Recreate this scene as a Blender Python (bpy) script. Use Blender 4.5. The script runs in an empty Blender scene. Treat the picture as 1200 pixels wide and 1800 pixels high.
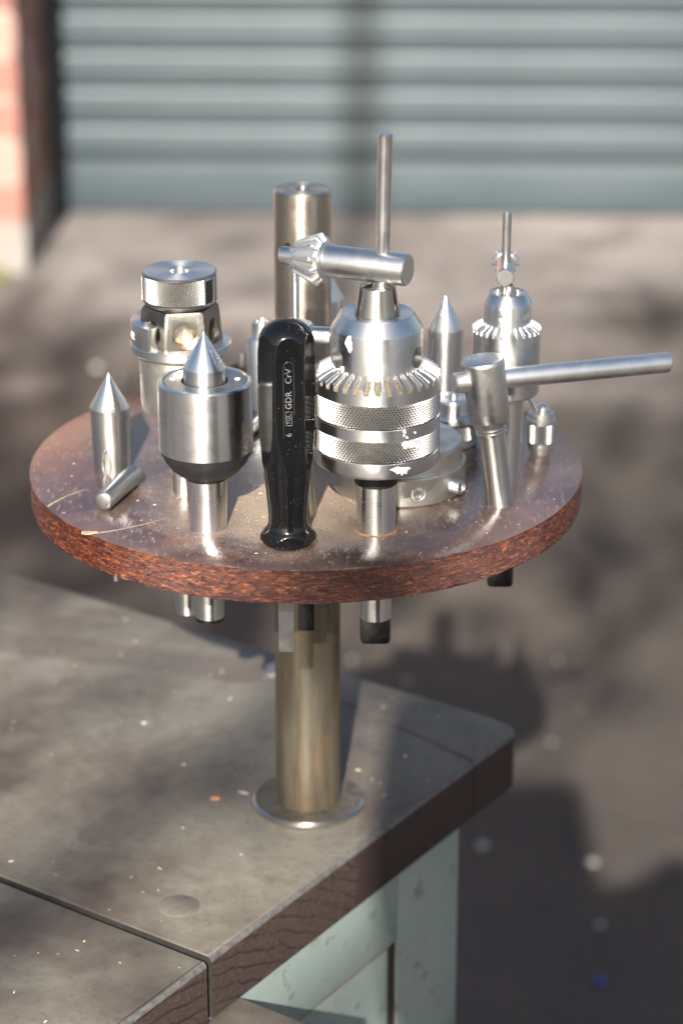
import bpy, bmesh, math, random
from mathutils import Vector, Matrix, noise
R = math.radians
PI = math.pi
random.seed(7)

# ---------------------------------------------------------------- camera, sky, sun, exposure
scene = bpy.context.scene
col = scene.collection
ZD = 0.8576                       # height of the tray's top above the ground
cam_d = bpy.data.cameras.new('camera'); cam = bpy.data.objects.new('camera', cam_d); col.objects.link(cam)
cam_d.sensor_fit = 'VERTICAL'; cam_d.sensor_height = 36.0; cam_d.lens = 85.0
cam_d.clip_start = 0.05; cam_d.clip_end = 1500
cam.location = (0.01595, -1.0279, ZD + 0.3924)
cam.rotation_euler = (PI / 2 - 0.3859, 0, 0)
cam_d.dof.use_dof = True; cam_d.dof.focus_distance = 0.995; cam_d.dof.aperture_fstop = 7.6
scene.camera = cam

SUN_EL, SUN_AZ = 30.2, 5.0        # the sun stands behind the camera, a little to its left
world = bpy.data.worlds.new('World'); scene.world = world; world.use_nodes = True
wn = world.node_tree; bg = wn.nodes['Background']
sky = wn.nodes.new('ShaderNodeTexSky'); sky.sky_type = 'NISHITA'; sky.sun_disc = False
sky.sun_elevation = R(SUN_EL); sky.sun_rotation = R(180 + SUN_AZ)
sky.air_density = 1.0; sky.dust_density = 3.0; sky.ozone_density = 0.7
wn.links.new(sky.outputs[0], bg.inputs[0]); bg.inputs[1].default_value = 0.066
sun_d = bpy.data.lights.new('sun', 'SUN'); sun = bpy.data.objects.new('sun', sun_d); col.objects.link(sun)
sun_d.energy = 4.8; sun_d.angle = R(0.55); sun_d.color = (1.0, 0.95, 0.87)
ldir = Vector((math.sin(R(SUN_AZ)) * math.cos(R(SUN_EL)), math.cos(R(SUN_AZ)) * math.cos(R(SUN_EL)), -math.sin(R(SUN_EL))))
sun.rotation_euler = ldir.to_track_quat('-Z', 'Y').to_euler(); sun.location = (-1, -6, 5)
scene.view_settings.view_transform = 'Standard'; scene.view_settings.look = 'None'
scene.view_settings.exposure = 1.5; scene.view_settings.gamma = 1.0
try: scene.view_settings.use_curve_mapping = False
except Exception: pass
try: scene.cycles.use_denoising = True; scene.cycles.max_bounces = 8; scene.cycles.sample_clamp_indirect = 8
except Exception: pass

# ---------------------------------------------------------------- materials
def new_mat(name):
    m = bpy.data.materials.new(name); m.use_nodes = True
    return m, m.node_tree, m.node_tree.nodes['Principled BSDF']
class G:
    """small node helper"""
    def __init__(s, name):
        s.m, s.t, s.b = new_mat(name); s.n = s.t.nodes
        s.co = s.n.new('ShaderNodeTexCoord')
    def link(s, a, b): s.t.links.new(a, b)
    def map(s, scale=(1, 1, 1), rot=(0, 0, 0), loc=(0, 0, 0)):
        n = s.n.new('ShaderNodeMapping'); s.link(s.co.outputs['Object'], n.inputs[0])
        n.inputs['Scale'].default_value = scale; n.inputs['Rotation'].default_value = rot; n.inputs['Location'].default_value = loc
        return n.outputs[0]
    def noise(s, vec, scale, detail=4, rough=0.55, dist=0.0):
        n = s.n.new('ShaderNodeTexNoise'); s.link(vec, n.inputs['Vector'])
        n.inputs['Scale'].default_value = scale; n.inputs['Detail'].default_value = detail
        n.inputs['Roughness'].default_value = rough; n.inputs['Distortion'].default_value = dist
        return n.outputs[0]
    def voro(s, vec, scale, out='Distance', rnd=1.0):
        n = s.n.new('ShaderNodeTexVoronoi'); s.link(vec, n.inputs['Vector']); n.inputs['Scale'].default_value = scale
        n.inputs['Randomness'].default_value = rnd
        return n.outputs[out]
    def ramp(s, fac, stops, interp='LINEAR'):
        n = s.n.new('ShaderNodeValToRGB'); s.link(fac, n.inputs[0]); cr = n.color_ramp; cr.interpolation = interp
        while len(cr.elements) < len(stops): cr.elements.new(0.5)
        for e, (p, c) in zip(cr.elements, stops):
            e.position = p; e.color = (c, c, c, 1) if isinstance(c, (int, float)) else (*c, 1)
        return n.outputs[0]
    def mix(s, fac, a, b, mode='MIX'):
        n = s.n.new('ShaderNodeMix'); n.data_type = 'RGBA'; n.blend_type = mode
        for i, v in ((0, fac), (6, a), (7, b)):
            sock = n.inputs[i]
            if hasattr(v, 'links'): s.link(v, sock)
            elif isinstance(v, (int, float)): sock.default_value = v if i == 0 else (v, v, v, 1)
            else: sock.default_value = (*v, 1)
        return n.outputs[2]
    def math(s, op, a, b=0.0):
        n = s.n.new('ShaderNodeMath'); n.operation = op
        for sock, v in ((n.inputs[0], a), (n.inputs[1], b)):
            if hasattr(v, 'links'): s.link(v, sock)
            else: sock.default_value = v
        return n.outputs[0]
    def sep(s, vec):
        n = s.n.new('ShaderNodeSeparateXYZ'); s.link(vec, n.inputs[0]); return n.outputs
    def bump(s, h, strength, dist, prev=None):
        n = s.n.new('ShaderNodeBump'); s.link(h, n.inputs['Height']); n.inputs['Strength'].default_value = strength
        n.inputs['Distance'].default_value = dist
        if prev: s.link(prev, n.inputs['Normal'])
        return n.outputs[0]
    def set(s, key, v):
        k = s.b.inputs[key]
        if hasattr(v, 'links'): s.link(v, k)
        elif isinstance(v, tuple): k.default_value = (*v, 1)
        else: k.default_value = v

def steel(name, base=(0.70, 0.695, 0.68), rough=0.33, grime=0.22, grime_col=(0.26, 0.22, 0.17), aniso=0.8, turned=True, bump=0.12, axis='Z'):
    g = G(name); P = g.map()
    big = g.noise(P, 90, 5, 0.6); fine = g.noise(P, 320, 2, 0.5)
    if turned:
        q = {'Z': (60, 60, 2600), 'X': (2600, 60, 60), 'Y': (60, 2600, 60)}[axis]
        lines = g.noise(g.map(q), 1.0, 3, 0.65)
    else: lines = g.noise(P, 420, 5, 0.7)
    dirt = g.ramp(g.math('ADD', g.math('MULTIPLY', big, 0.75), g.math('MULTIPLY', fine, 0.25)), [(0.50, 0.0), (0.68, grime)])
    c = g.mix(dirt, base, grime_col)
    c = g.mix(g.math('MULTIPLY', g.ramp(lines, [(0.3, 0.0), (0.7, 1.0)]), 0.16), c, (0.32, 0.32, 0.31))
    g.set('Base Color', c); g.set('Metallic', 1.0)
    rr = g.math('ADD', rough - 0.10, g.math('MULTIPLY', big, 0.20)); rr = g.math('ADD', rr, g.math('MULTIPLY', dirt, 0.35))
    g.set('Roughness', rr)
    if aniso:
        g.set('Anisotropic', aniso); g.set('Anisotropic Rotation', 0.25)
        t = g.n.new('ShaderNodeTangent'); t.direction_type = 'RADIAL'; t.axis = axis; g.link(t.outputs[0], g.b.inputs['Tangent'])
    nb = g.bump(lines, bump, 0.00008); nb = g.bump(big, 0.03, 0.0006, nb); g.link(nb, g.b.inputs['Normal'])
    return g.m

M = {}
M['steel'] = steel('turned_steel')
M['steel_bright'] = steel('ground_steel', (0.80, 0.80, 0.79), 0.29, 0.04)
M['steel_dull'] = steel('dull_steel', (0.60, 0.585, 0.56), 0.36, 0.4)
M['steel_old'] = steel('stained_steel', (0.55, 0.52, 0.47), 0.31, 0.5, (0.23, 0.15, 0.09))
M['steel_scratched'] = steel('scratched_steel', (0.66, 0.66, 0.655), 0.33, 0.3, turned=False, aniso=0, bump=0.2)
M['steel_cast'] = steel('matt_grey_steel', (0.60, 0.585, 0.54), 0.45, 0.5, (0.36, 0.27, 0.17), aniso=0.2)
M['steel_knurl'] = steel('knurled_steel', (0.38, 0.37, 0.35), 0.33, 0.3, aniso=0, turned=False, bump=0.05)
M['bar_steel'] = steel('browned_bar_steel', (0.56, 0.495, 0.41), 0.34, 0.75, (0.33, 0.21, 0.13))
M['pin_steel'] = steel('dark_pin_steel', (0.34, 0.34, 0.345), 0.38, 0.4, turned=False, aniso=0, bump=0.2)
M['steel_rod'] = steel('plain_round_steel', (0.82, 0.81, 0.79), 0.40, 0.2, turned=False, aniso=0, bump=0.12)
M['nut_steel'] = steel('worn_nut_steel', (0.125, 0.118, 0.105), 0.36, 0.45, turned=False, aniso=0, bump=0.15)
M['black_steel'] = steel('blackened_steel', (0.055, 0.055, 0.06), 0.36, 0.2, turned=False, aniso=0)
M['gold_steel'] = steel('oiled_brass_coloured_steel', (0.50, 0.41, 0.27), 0.42, 0.5)

def plastic_black():
    g = G('glossy_black_plastic'); P = g.map()
    d = g.voro(P, 900); sp = g.ramp(d, [(0.05, 1.0), (0.10, 0.0)]); gate = g.ramp(g.noise(P, 160, 3), [(0.46, 0.0), (0.60, 1.0)])
    f = g.math('MULTIPLY', sp, gate)
    g.set('Base Color', g.mix(f, (0.0045, 0.0045, 0.005), (0.42, 0.38, 0.32)))
    g.set('Roughness', g.math('ADD', 0.07, g.math('ADD', g.math('MULTIPLY', f, 0.5), g.math('MULTIPLY', g.noise(P, 60, 4), 0.10))))
    g.link(g.bump(g.noise(P, 120, 3), 0.05, 0.0008), g.b.inputs['Normal']); g.set('Specular IOR Level', 0.42)
    return g.m
M['black_plastic'] = plastic_black()
def simple(name, c, rough=0.6, metal=0.0, var=0.3, scale=200, bump=0.15):
    g = G(name); P = g.map(); n = g.noise(P, scale, 5, 0.6)
    g.set('Base Color', g.mix(g.ramp(n, [(0.35, 0.0), (0.7, 1.0)]), tuple(x * (1 - var) for x in c), tuple(min(1, x * (1 + var)) for x in c)))
    g.set('Roughness', rough); g.set('Metallic', metal); g.link(g.bump(n, bump, 0.15 / scale), g.b.inputs['Normal'])
    return g.m
M['flange_steel'] = simple('dull_brown_grey_flange', (0.085, 0.075, 0.062), 0.5, 0.35, 0.35, 220, 0.2)
M['black_rubber'] = simple('black_ring', (0.012, 0.012, 0.013), 0.5)
M['letter'] = simple('worn_letter_paint', (0.135, 0.13, 0.122), 0.30, 0, 0.6, 1500)
M['slot_rim'] = simple('slot_edge_plastic', (0.035, 0.034, 0.034), 0.25)
M['white_paint'] = simple('white_paint_splash', (0.78, 0.77, 0.73), 0.55, 0, 0.12, 900)
M['rust'] = simple('rusty_iron', (0.17, 0.085, 0.05), 0.75, 0.2, 0.5, 500, 0.5)
M['fresh_rust'] = simple('orange_rust', (0.36, 0.18, 0.085), 0.8, 0, 0.45, 900, 0.4)
M['grease'] = simple('dried_grease', (0.15, 0.125, 0.09), 0.45, 0, 0.6, 1400, 0.6)
M['pale_scratch'] = simple('bare_wood_scratch', (0.33, 0.255, 0.18), 0.7, 0, 0.4, 700)

def tray_mats():
    g = G('lacquered_dark_board'); P = g.map()
    x, y, z = g.sep(g.co.outputs['Object'])
    mot = g.noise(P, 26, 5, 0.6); red = g.noise(P, 60, 4, 0.6)
    base = g.mix(g.ramp(mot, [(0.36, 0.0), (0.66, 1.0)]), (0.020, 0.0105, 0.0125), (0.056, 0.033, 0.035))
    base = g.mix(g.ramp(red, [(0.56, 0.0), (0.70, 0.75)]), base, (0.085, 0.028, 0.024))
    # fine pale streaks of the worn lacquer, running front to back
    st = g.noise(g.map((520, 150, 100)), 1.0, 3, 0.6); wear = g.noise(P, 18, 4, 0.6)
    sf = g.math('MULTIPLY', g.ramp(st, [(0.54, 0.0), (0.66, 1.0)]), g.ramp(wear, [(0.42, 0.08), (0.62, 0.55)]))
    base = g.mix(sf, base, (0.27, 0.21, 0.17))
    # sawdust and filings gathered in the middle of the tray
    rad = g.math('SQRT', g.math('ADD', g.math('POWER', g.math('ADD', x, 0.0), 2.0), g.math('POWER', g.math('ADD', y, 0.045), 2.0)))
    near = g.ramp(g.math('ADD', rad, g.math('MULTIPLY', g.math('SUBTRACT', g.noise(P, 34, 5, 0.65), 0.5), 0.11)), [(0.022, 1.0), (0.076, 0.0)])
    dust = g.math('MULTIPLY', near, g.ramp(g.noise(P, 1000, 4, 0.7), [(0.34, 0.10), (0.62, 1.0)]))
    base = g.mix(g.math('MULTIPLY', dust, 0.85), base, (0.46, 0.36, 0.24))
    haze_f = g.ramp(g.noise(P, 15, 3), [(0.38, 0.08), (0.70, 0.5)])
    base = g.mix(haze_f, base, (0.195, 0.137, 0.115))
    g.set('Base Color', base)
    rgh = g.math('ADD', g.math('ADD', 0.12, g.math('MULTIPLY', mot, 0.12)), g.math('ADD', g.math('MULTIPLY', dust, 0.5), g.math('MULTIPLY', sf, 0.25)))
    g.set('Roughness', rgh); g.set('Specular IOR Level', 0.85)
    nb = g.bump(st, 0.25, 0.0004); nb = g.bump(g.noise(P, 700, 3), 0.18, 0.0006, nb); g.link(nb, g.b.inputs['Normal'])
    M['tray_top'] = g.m
    g = G('rough_sawn_board_edge'); P = g.map()
    x, y, z = g.sep(g.co.outputs['Object'])
    cv = g.n.new('ShaderNodeCombineXYZ'); g.link(g.math('MULTIPLY', g.math('ARCTAN2', y, x), 0.125), cv.inputs[0]); g.link(z, cv.inputs[1])
    def sc(a, b):
        n = g.n.new('ShaderNodeMapping'); g.link(cv.outputs[0], n.inputs[0]); n.inputs['Scale'].default_value = (a, b, 1); return n.outputs[0]
    f = g.noise(sc(170, 900), 1.0, 5, 0.75, 0.8); c = g.noise(sc(60, 200), 1.0, 4, 0.6); h = g.noise(sc(380, 1900), 1.0, 3, 0.7, 0.5)
    ff = g.math('ADD', g.math('MULTIPLY', f, 0.6), g.math('MULTIPLY', h, 0.4))
    k = g.ramp(ff, [(0.38, (0.008, 0.003, 0.003)), (0.46, (0.045, 0.0090, 0.0050)), (0.53, (0.112, 0.024, 0.007)), (0.59, (0.25, 0.070, 0.013)), (0.66, (0.55, 0.30, 0.13))])
    k = g.mix(g.ramp(c, [(0.42, 0.0), (0.62, 0.8)]), k, g.mix(1.0, k, (0.55, 0.42, 0.46), 'MULTIPLY'))
    g.set('Base Color', k); g.set('Roughness', g.ramp(ff, [(0.4, 0.14), (0.65, 0.38)])); g.set('Specular IOR Level', 0.8)
    nb = g.bump(ff, 1.0, 0.0016); g.link(nb, g.b.inputs['Normal'])
    M['tray_edge'] = g.m
tray_mats()

def bench_mats():
    g = G('weathered_grey_bench_wood'); P = g.map()
    x, y, z = g.sep(g.co.outputs['Object'])
    a = g.noise(P, 9, 5, 0.6); b = g.noise(P, 38, 5, 0.65); f = g.noise(P, 260, 5, 0.7)
    c = g.ramp(a, [(0.36, (0.054, 0.042, 0.034)), (0.48, (0.106, 0.094, 0.076)), (0.62, (0.160, 0.147, 0.122))])
    c = g.mix(g.ramp(b, [(0.50, 0.0), (0.72, 0.65)]), c, (0.070, 0.050, 0.040))
    c = g.mix(g.ramp(f, [(0.54, 0.0), (0.70, 0.5)]), c, (0.040, 0.034, 0.030))
    # dark brown band across the back left of the top
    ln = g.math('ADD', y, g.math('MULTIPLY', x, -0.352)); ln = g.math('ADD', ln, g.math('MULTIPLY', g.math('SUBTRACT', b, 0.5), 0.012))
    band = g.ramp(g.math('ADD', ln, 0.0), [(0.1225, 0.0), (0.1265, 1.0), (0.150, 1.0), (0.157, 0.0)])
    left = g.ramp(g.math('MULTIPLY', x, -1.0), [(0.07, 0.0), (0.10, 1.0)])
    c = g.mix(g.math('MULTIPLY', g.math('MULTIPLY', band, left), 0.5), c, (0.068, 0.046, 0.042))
    pit = g.math('MULTIPLY', g.ramp(g.voro(P, 75), [(0.06, 1.0), (0.13, 0.0)]), g.ramp(g.noise(P, 14, 3), [(0.50, 0.0), (0.62, 0.8)]))
    c = g.mix(pit, c, (0.05, 0.045, 0.04))
    g.set('Base Color', c); g.set('Roughness', g.math('ADD', 0.34, g.math('MULTIPLY', b, 0.30))); g.set('Specular IOR Level', 0.55)
    nb = g.bump(f, 0.12, 0.0008); nb = g.bump(b, 0.2, 0.0015, nb); nb = g.bump(g.math('MULTIPLY', pit, -1.0), 0.3, 0.001, nb)
    g.link(nb, g.b.inputs['Normal'])
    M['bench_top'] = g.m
    g = G('oiled_end_grain'); P = g.map()
    w = g.n.new('ShaderNodeTexWave'); w.wave_type = 'RINGS'; w.rings_direction = 'X'; w.wave_profile = 'SAW'
    mp = g.map((1, 1, 1), (0, 0, 0), (0, 0.205, 0.275)); g.link(mp, w.inputs[0])
    w.inputs['Scale'].default_value = 46; w.inputs['Distortion'].default_value = 3.2; w.inputs['Detail'].default_value = 3; w.inputs['Detail Scale'].default_value = 1.2
    f = g.noise(P, 600, 5, 0.75); b = g.noise(P, 30, 4)
    x, y, z = g.sep(g.co.outputs['Object'])
    zone = g.ramp(g.math('ADD', y, g.math('MULTIPLY', b, 0.05)), [(-0.085, 1.0), (-0.03, 0.05)])
    ring = g.math('MULTIPLY', g.ramp(w.outputs[1], [(0.0, 1.0), (0.22, 0.0)]), zone)
    c = g.mix(g.ramp(f, [(0.35, 0.0), (0.68, 1.0)]), (0.016, 0.009, 0.008), (0.060, 0.036, 0.030))
    c = g.mix(zone, g.mix(g.ramp(f, [(0.3, 0.0), (0.75, 1.0)]), (0.016, 0.008, 0.0075), (0.036, 0.017, 0.015)), c)
    c = g.mix(g.math('MULTIPLY', ring, g.ramp(g.noise(P, 55, 4), [(0.40, 0.0), (0.62, 1.0)])), c, (0.006, 0.004, 0.004))
    g.set('Base Color', c); g.set('Roughness', 0.62)
    nb = g.bump(f, 0.5, 0.0008); nb = g.bump(g.math('MULTIPLY', ring, -1.0), 0.5, 0.0012, nb); g.link(nb, g.b.inputs['Normal'])
    M['end_grain'] = g.m
    g = G('worn_plank_arris'); P = g.map(); f = g.noise(P, 300, 4)
    g.set('Base Color', g.mix(g.ramp(f, [(0.35, 0.0), (0.65, 1.0)]), (0.060, 0.055, 0.052), (0.105, 0.10, 0.096))); g.set('Roughness', 0.42)
    g.link(g.bump(f, 0.3, 0.0008), g.b.inputs['Normal']); M['arris'] = g.m
    g = G('old_pale_green_paint'); P = g.map()
    a = g.noise(P, 12, 4); b = g.noise(P, 70, 6, 0.7); f = g.noise(P, 320, 5, 0.7)
    c = g.mix(g.ramp(a, [(0.35, 0.0), (0.68, 1.0)]), (0.195, 0.24, 0.222), (0.25, 0.295, 0.272))
    c = g.mix(g.ramp(g.math('ADD', g.math('MULTIPLY', b, 0.7), g.math('MULTIPLY', f, 0.3)), [(0.56, 0.0), (0.63, 0.85)]), c, (0.125, 0.105, 0.08))
    c = g.mix(g.ramp(g.noise(P, 45, 4, 0.6, 1.0), [(0.66, 0.0), (0.72, 0.5)]), c, (0.36, 0.25, 0.15))
    g.set('Base Color', c); g.set('Roughness', 0.45); nb = g.bump(b, 0.25, 0.0012); g.link(g.bump(f, 0.12, 0.0005, nb), g.b.inputs['Normal'])
    M['green_paint'] = g.m
bench_mats()

def pole_mat():
    g = G('yellowed_steel_tube'); P = g.map(); v = g.noise(g.map((140, 140, 14)), 1.0, 5, 0.6); b = g.noise(P, 40, 4); f = g.noise(P, 400, 4, 0.7)
    c = g.ramp(v, [(0.30, (0.115, 0.090, 0.060)), (0.5, (0.185, 0.158, 0.115)), (0.70, (0.24, 0.218, 0.175))])
    c = g.mix(g.ramp(b, [(0.55, 0.0), (0.72, 0.6)]), c, (0.30, 0.17, 0.07))
    c = g.mix(g.ramp(f, [(0.55, 0.0), (0.7, 0.35)]), c, (0.14, 0.10, 0.06))
    g.set('Base Color', c); g.set('Metallic', 0.8); g.set('Roughness', g.math('ADD', 0.36, g.math('MULTIPLY', b, 0.22)))
    g.link(g.bump(f, 0.15, 0.0004), g.b.inputs['Normal']); M['pole'] = g.m
pole_mat()

def setting_mats():
    g = G('sun_and_shade_asphalt'); P = g.map()
    a = g.noise(P, 1.6, 5, 0.6); b = g.noise(P, 6, 5, 0.65); f = g.noise(P, 90, 5, 0.7)
    x, y, z = g.sep(g.co.outputs['Object'])
    c = g.ramp(a, [(0.32, (0.026, 0.020, 0.016)), (0.5, (0.049, 0.038, 0.030)), (0.68, (0.080, 0.061, 0.047))])
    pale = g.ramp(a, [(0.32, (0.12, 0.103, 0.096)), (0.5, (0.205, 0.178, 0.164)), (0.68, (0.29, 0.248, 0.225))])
    # sunlit strip before the door and tree shade further out, put into the colour
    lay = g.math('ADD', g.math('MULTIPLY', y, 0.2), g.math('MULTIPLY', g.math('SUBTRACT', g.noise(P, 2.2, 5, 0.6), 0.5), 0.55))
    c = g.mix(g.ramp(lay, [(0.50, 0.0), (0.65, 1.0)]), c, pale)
    c = g.mix(g.ramp(b, [(0.50, 0.0), (0.68, 0.6)]), c, (0.044, 0.035, 0.032))
    c = g.mix(g.ramp(f, [(0.45, 0.0), (0.72, 0.3)]), c, (0.14, 0.12, 0.11))
    g.set('Base Color', c); g.set('Roughness', 0.8); nb = g.bump(f, 0.5, 0.006); g.link(g.bump(b, 0.3, 0.02, nb), g.b.inputs['Normal'])
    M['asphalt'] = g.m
    g = G('galvanised_grey_shutter_paint'); P = g.map((1, 1, 3)); a = g.noise(P, 3, 4); f = g.noise(P, 40, 4)
    c = g.mix(g.ramp(a, [(0.35, 0.0), (0.7, 1.0)]), (0.034, 0.049, 0.056), (0.050, 0.067, 0.075))
    c = g.mix(g.ramp(f, [(0.6, 0.0), (0.75, 0.25)]), c, (0.08, 0.08, 0.075))
    g.set('Base Color', c); g.set('Roughness', 0.45); g.set('Metallic', 0.15); g.link(g.bump(f, 0.1, 0.004), g.b.inputs['Normal']); M['shutter'] = g.m
    M['gap_grime_shade'] = simple('gap_grime_shade', (0.012, 0.010, 0.008), 0.9, 0, 0.4, 300, 0.4)  # grime in the plank gap; painted shade in the door gap
    M['dark_frame'] = simple('dark_green_frame_paint', (0.022, 0.030, 0.031), 0.5, 0, 0.3, 20)
    for k, c in enumerate([(0.25, 0.115, 0.09), (0.28, 0.14, 0.11), (0.20, 0.09, 0.072), (0.30, 0.185, 0.15)]):
        M['brick%d' % k] = simple('salmon_brick_%d' % k, c, 0.85, 0, 0.18, 40, 0.5)
    M['mortar'] = simple('pale_lime_mortar', (0.36, 0.315, 0.275), 0.9, 0, 0.12, 60, 0.5)
    M['plinth'] = simple('pale_cement_plinth', (0.20, 0.18, 0.16), 0.85, 0, 0.2, 12, 0.4)
    M['moss'] = simple('yellow_green_moss', (0.16, 0.17, 0.055), 0.9, 0, 0.4, 80, 0.6)
    M['leaf'] = simple('tree_leaf', (0.055, 0.09, 0.03), 0.55, 0, 0.4, 5, 0.1)
    M['leaf_dry'] = simple('dry_leaf', (0.16, 0.10, 0.055), 0.8, 0, 0.4, 50, 0.2)
    M['bark'] = simple('tree_bark', (0.11, 0.085, 0.065), 0.9, 0, 0.4, 25, 0.8)
    M['caster'] = simple('grey_green_shade_block_paint', (0.14, 0.17, 0.16), 0.5, 0, 0.2, 10, 0.2)
    M['pebble'] = simple('pale_stone', (0.36, 0.33, 0.31), 0.7, 0, 0.2, 60, 0.4)
    M['blue'] = simple('blue_plastic', (0.03, 0.05, 0.32), 0.4)
    M['chip_pale'] = simple('pale_wood_chip', (0.62, 0.50, 0.36), 0.6, 0, 0.4, 900, 0.2)
    M['chip_orange'] = simple('orange_wood_chip', (0.58, 0.26, 0.12), 0.6, 0, 0.3, 900, 0.2)
    M['chip_steel'] = simple('bright_steel_chip', (0.75, 0.73, 0.68), 0.45, 1.0, 0.1, 900, 0.1)
setting_mats()

# ---------------------------------------------------------------- mesh helpers
def finish(me, mats, angle=32):
    for m in (mats if isinstance(mats, (list, tuple)) else [mats]): me.materials.append(m)
    for p in me.polygons: p.use_smooth = True
    me.set_sharp_from_angle(angle=R(angle)); me.update()
class MB:
    def __init__(s): s.v = []; s.f = []; s.mi = []
    def add(s, vs, fs, mi=0, mat=None):
        o = len(s.v)
        s.v += [tuple(mat @ Vector(p)) if mat else tuple(p) for p in vs]
        for f in fs: s.f.append(tuple(i + o for i in f)); s.mi.append(mi)
        return s
    def lathe(s, prof, seg=64, mat=None, mi=0, cap0=True, cap1=True):
        vs = []; fs = []
        for r, z in prof:
            for k in range(seg):
                a = 2 * PI * k / seg; vs.append((max(r, 1e-7) * math.cos(a), max(r, 1e-7) * math.sin(a), z))
        for i in range(len(prof) - 1):
            for k in range(seg):
                k2 = (k + 1) % seg; fs.append((i * seg + k, i * seg + k2, (i + 1) * seg + k2, (i + 1) * seg + k))
        if cap0: fs.append(tuple(range(seg - 1, -1, -1)))
        if cap1: fs.append(tuple((len(prof) - 1) * seg + k for k in range(seg)))
        return s.add(vs, fs, mi, mat)
    def grid(s, fn, nu, nv, mi=0, mat=None, cap0=True, cap1=True):
        """closed round the u direction"""
        vs = [fn(u, v) for v in range(nv) for u in range(nu)]; fs = []
        for v in range(nv - 1):
            for u in range(nu):
                u2 = (u + 1) % nu; fs.append((v * nu + u, v * nu + u2, (v + 1) * nu + u2, (v + 1) * nu + u))
        if cap0: fs.append(tuple(range(nu - 1, -1, -1)))
        if cap1: fs.append(tuple((nv - 1) * nu + k for k in range(nu)))
        return s.add(vs, fs, mi, mat)
    def prism(s, poly, z0, z1, mi=0, mat=None):
        n = len(poly); vs = [(x, y, z0) for x, y in poly] + [(x, y, z1) for x, y in poly]
        fs = [tuple(range(n - 1, -1, -1)), tuple(range(n, 2 * n))] + [(i, (i + 1) % n, n + (i + 1) % n, n + i) for i in range(n)]
        return s.add(vs, fs, mi, mat)
    def box(s, x0, x1, y0, y1, z0, z1, mi=0, mat=None):
        return s.prism([(x0, y0), (x1, y0), (x1, y1), (x0, y1)], z0, z1, mi, mat)
    def mesh(s, name, mats, angle=32):
        me = bpy.data.meshes.new(name); me.from_pydata(s.v, [], s.f)
        for p, m in zip(me.polygons, s.mi): p.material_index = m
        finish(me, mats, angle); return me
    def build(s, name, mats, parent=None, angle=32, loc=None, bevel=0):
        me = s.mesh(name, mats, angle); o = link(name, me, parent, loc)
        if bevel: bevelled(o, bevel)
        return o
def link(name, me, parent=None, loc=None):
    o = bpy.data.objects.new(name, me); col.objects.link(o)
    if parent: o.parent = parent
    if loc is not None: o.location = loc
    return o
def bevelled(o, w, seg=2):
    bm = bmesh.new(); bm.from_mesh(o.data)
    es = [e for e in bm.edges if len(e.link_faces) == 2 and e.calc_face_angle(0) > R(40)]
    bmesh.ops.bevel(bm, geom=es, offset=w, segments=seg, profile=0.6, affect='EDGES', clamp_overlap=True)
    bm.to_mesh(o.data); bm.free()
    for p in o.data.polygons: p.use_smooth = True
    o.data.set_sharp_from_angle(angle=R(38))
def cut(o, cutters):
    """boolean-subtract mesh builders from an object (baked)"""
    tmp = []
    for c in cutters:
        me = bpy.data.meshes.new('cutter'); me.from_pydata(c.v, [], c.f); co = bpy.data.objects.new('cutter', me); col.objects.link(co)
        if o.parent: co.parent = o.parent
        co.location = o.location; co.rotation_euler = o.rotation_euler
        md = o.modifiers.new('cut', 'BOOLEAN'); md.operation = 'DIFFERENCE'; md.object = co; md.solver = 'EXACT'; tmp.append(co)
    bpy.context.view_layer.update()
    dg = bpy.context.evaluated_depsgraph_get(); me = bpy.data.meshes.new_from_object(o.evaluated_get(dg))
    old = o.data; o.modifiers.clear(); o.data = me
    for c in tmp: bpy.data.objects.remove(c, do_unlink=True)
    for p in me.polygons: p.use_smooth = True
    me.set_sharp_from_angle(angle=R(30)); return o
def thing(name, label, cat, loc=(0, 0, 0), rot=(0, 0, 0), group=None, kind=None):
    o = bpy.data.objects.new(name, None); col.objects.link(o); o.location = loc; o.rotation_euler = rot; o.empty_display_size = 0.02
    return tag(o, label, cat, group, kind)
def tag(o, label=None, cat=None, group=None, kind=None):
    for k, v in (('label', label), ('category', cat), ('group', group), ('kind', kind)):
        if v: o[k] = v
    return o
def along(p0, p1):
    """matrix taking the z axis onto p0->p1, origin p0"""
    d = Vector(p1) - Vector(p0); q = d.to_track_quat('Z', 'Y')
    return Matrix.Translation(p0) @ q.to_matrix().to_4x4()
def rod_prof(r, L, c=0.0006): return [(r - c, 0), (r, c), (r, L - c), (r - c, L)]
mm = 0.001
def prof(*pts): return [(r * mm, z * mm) for r, z in pts]
def tri(x): x = x % 1.0; return 1 - abs(2 * x - 1)
def knurl(mb, r, z0, z1, n, h, rows, mi=0):
    """real diamond knurling: pyramids on a whole number of rows, faces split along the grooves"""
    nu = n * 4; kz = max(1, round((z1 - z0) / (2 * PI * r / n * 1.3))); rows = kz * 4 + 1; vs = []; fs = []
    for v in range(rows):
        for u in range(nu):
            a = u / 4.0; b = v / 4.0; e = 0 if v in (0, rows - 1) else 1
            rr = r - h + h * min(tri(a + b), tri(a - b)) * e; t = 2 * PI * u / nu
            vs.append((rr * math.cos(t), rr * math.sin(t), z0 + (z1 - z0) * v / (rows - 1)))
    for v in range(rows - 1):
        for u in range(nu):
            u2 = (u + 1) % nu; A, B, C_, D = v * nu + u, v * nu + u2, (v + 1) * nu + u2, (v + 1) * nu + u
            fs += [(A, B, C_), (A, C_, D)] if (u + v) % 2 == 0 else [(A, B, D), (B, C_, D)]
    return mb.add(vs, fs, mi)
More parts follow.
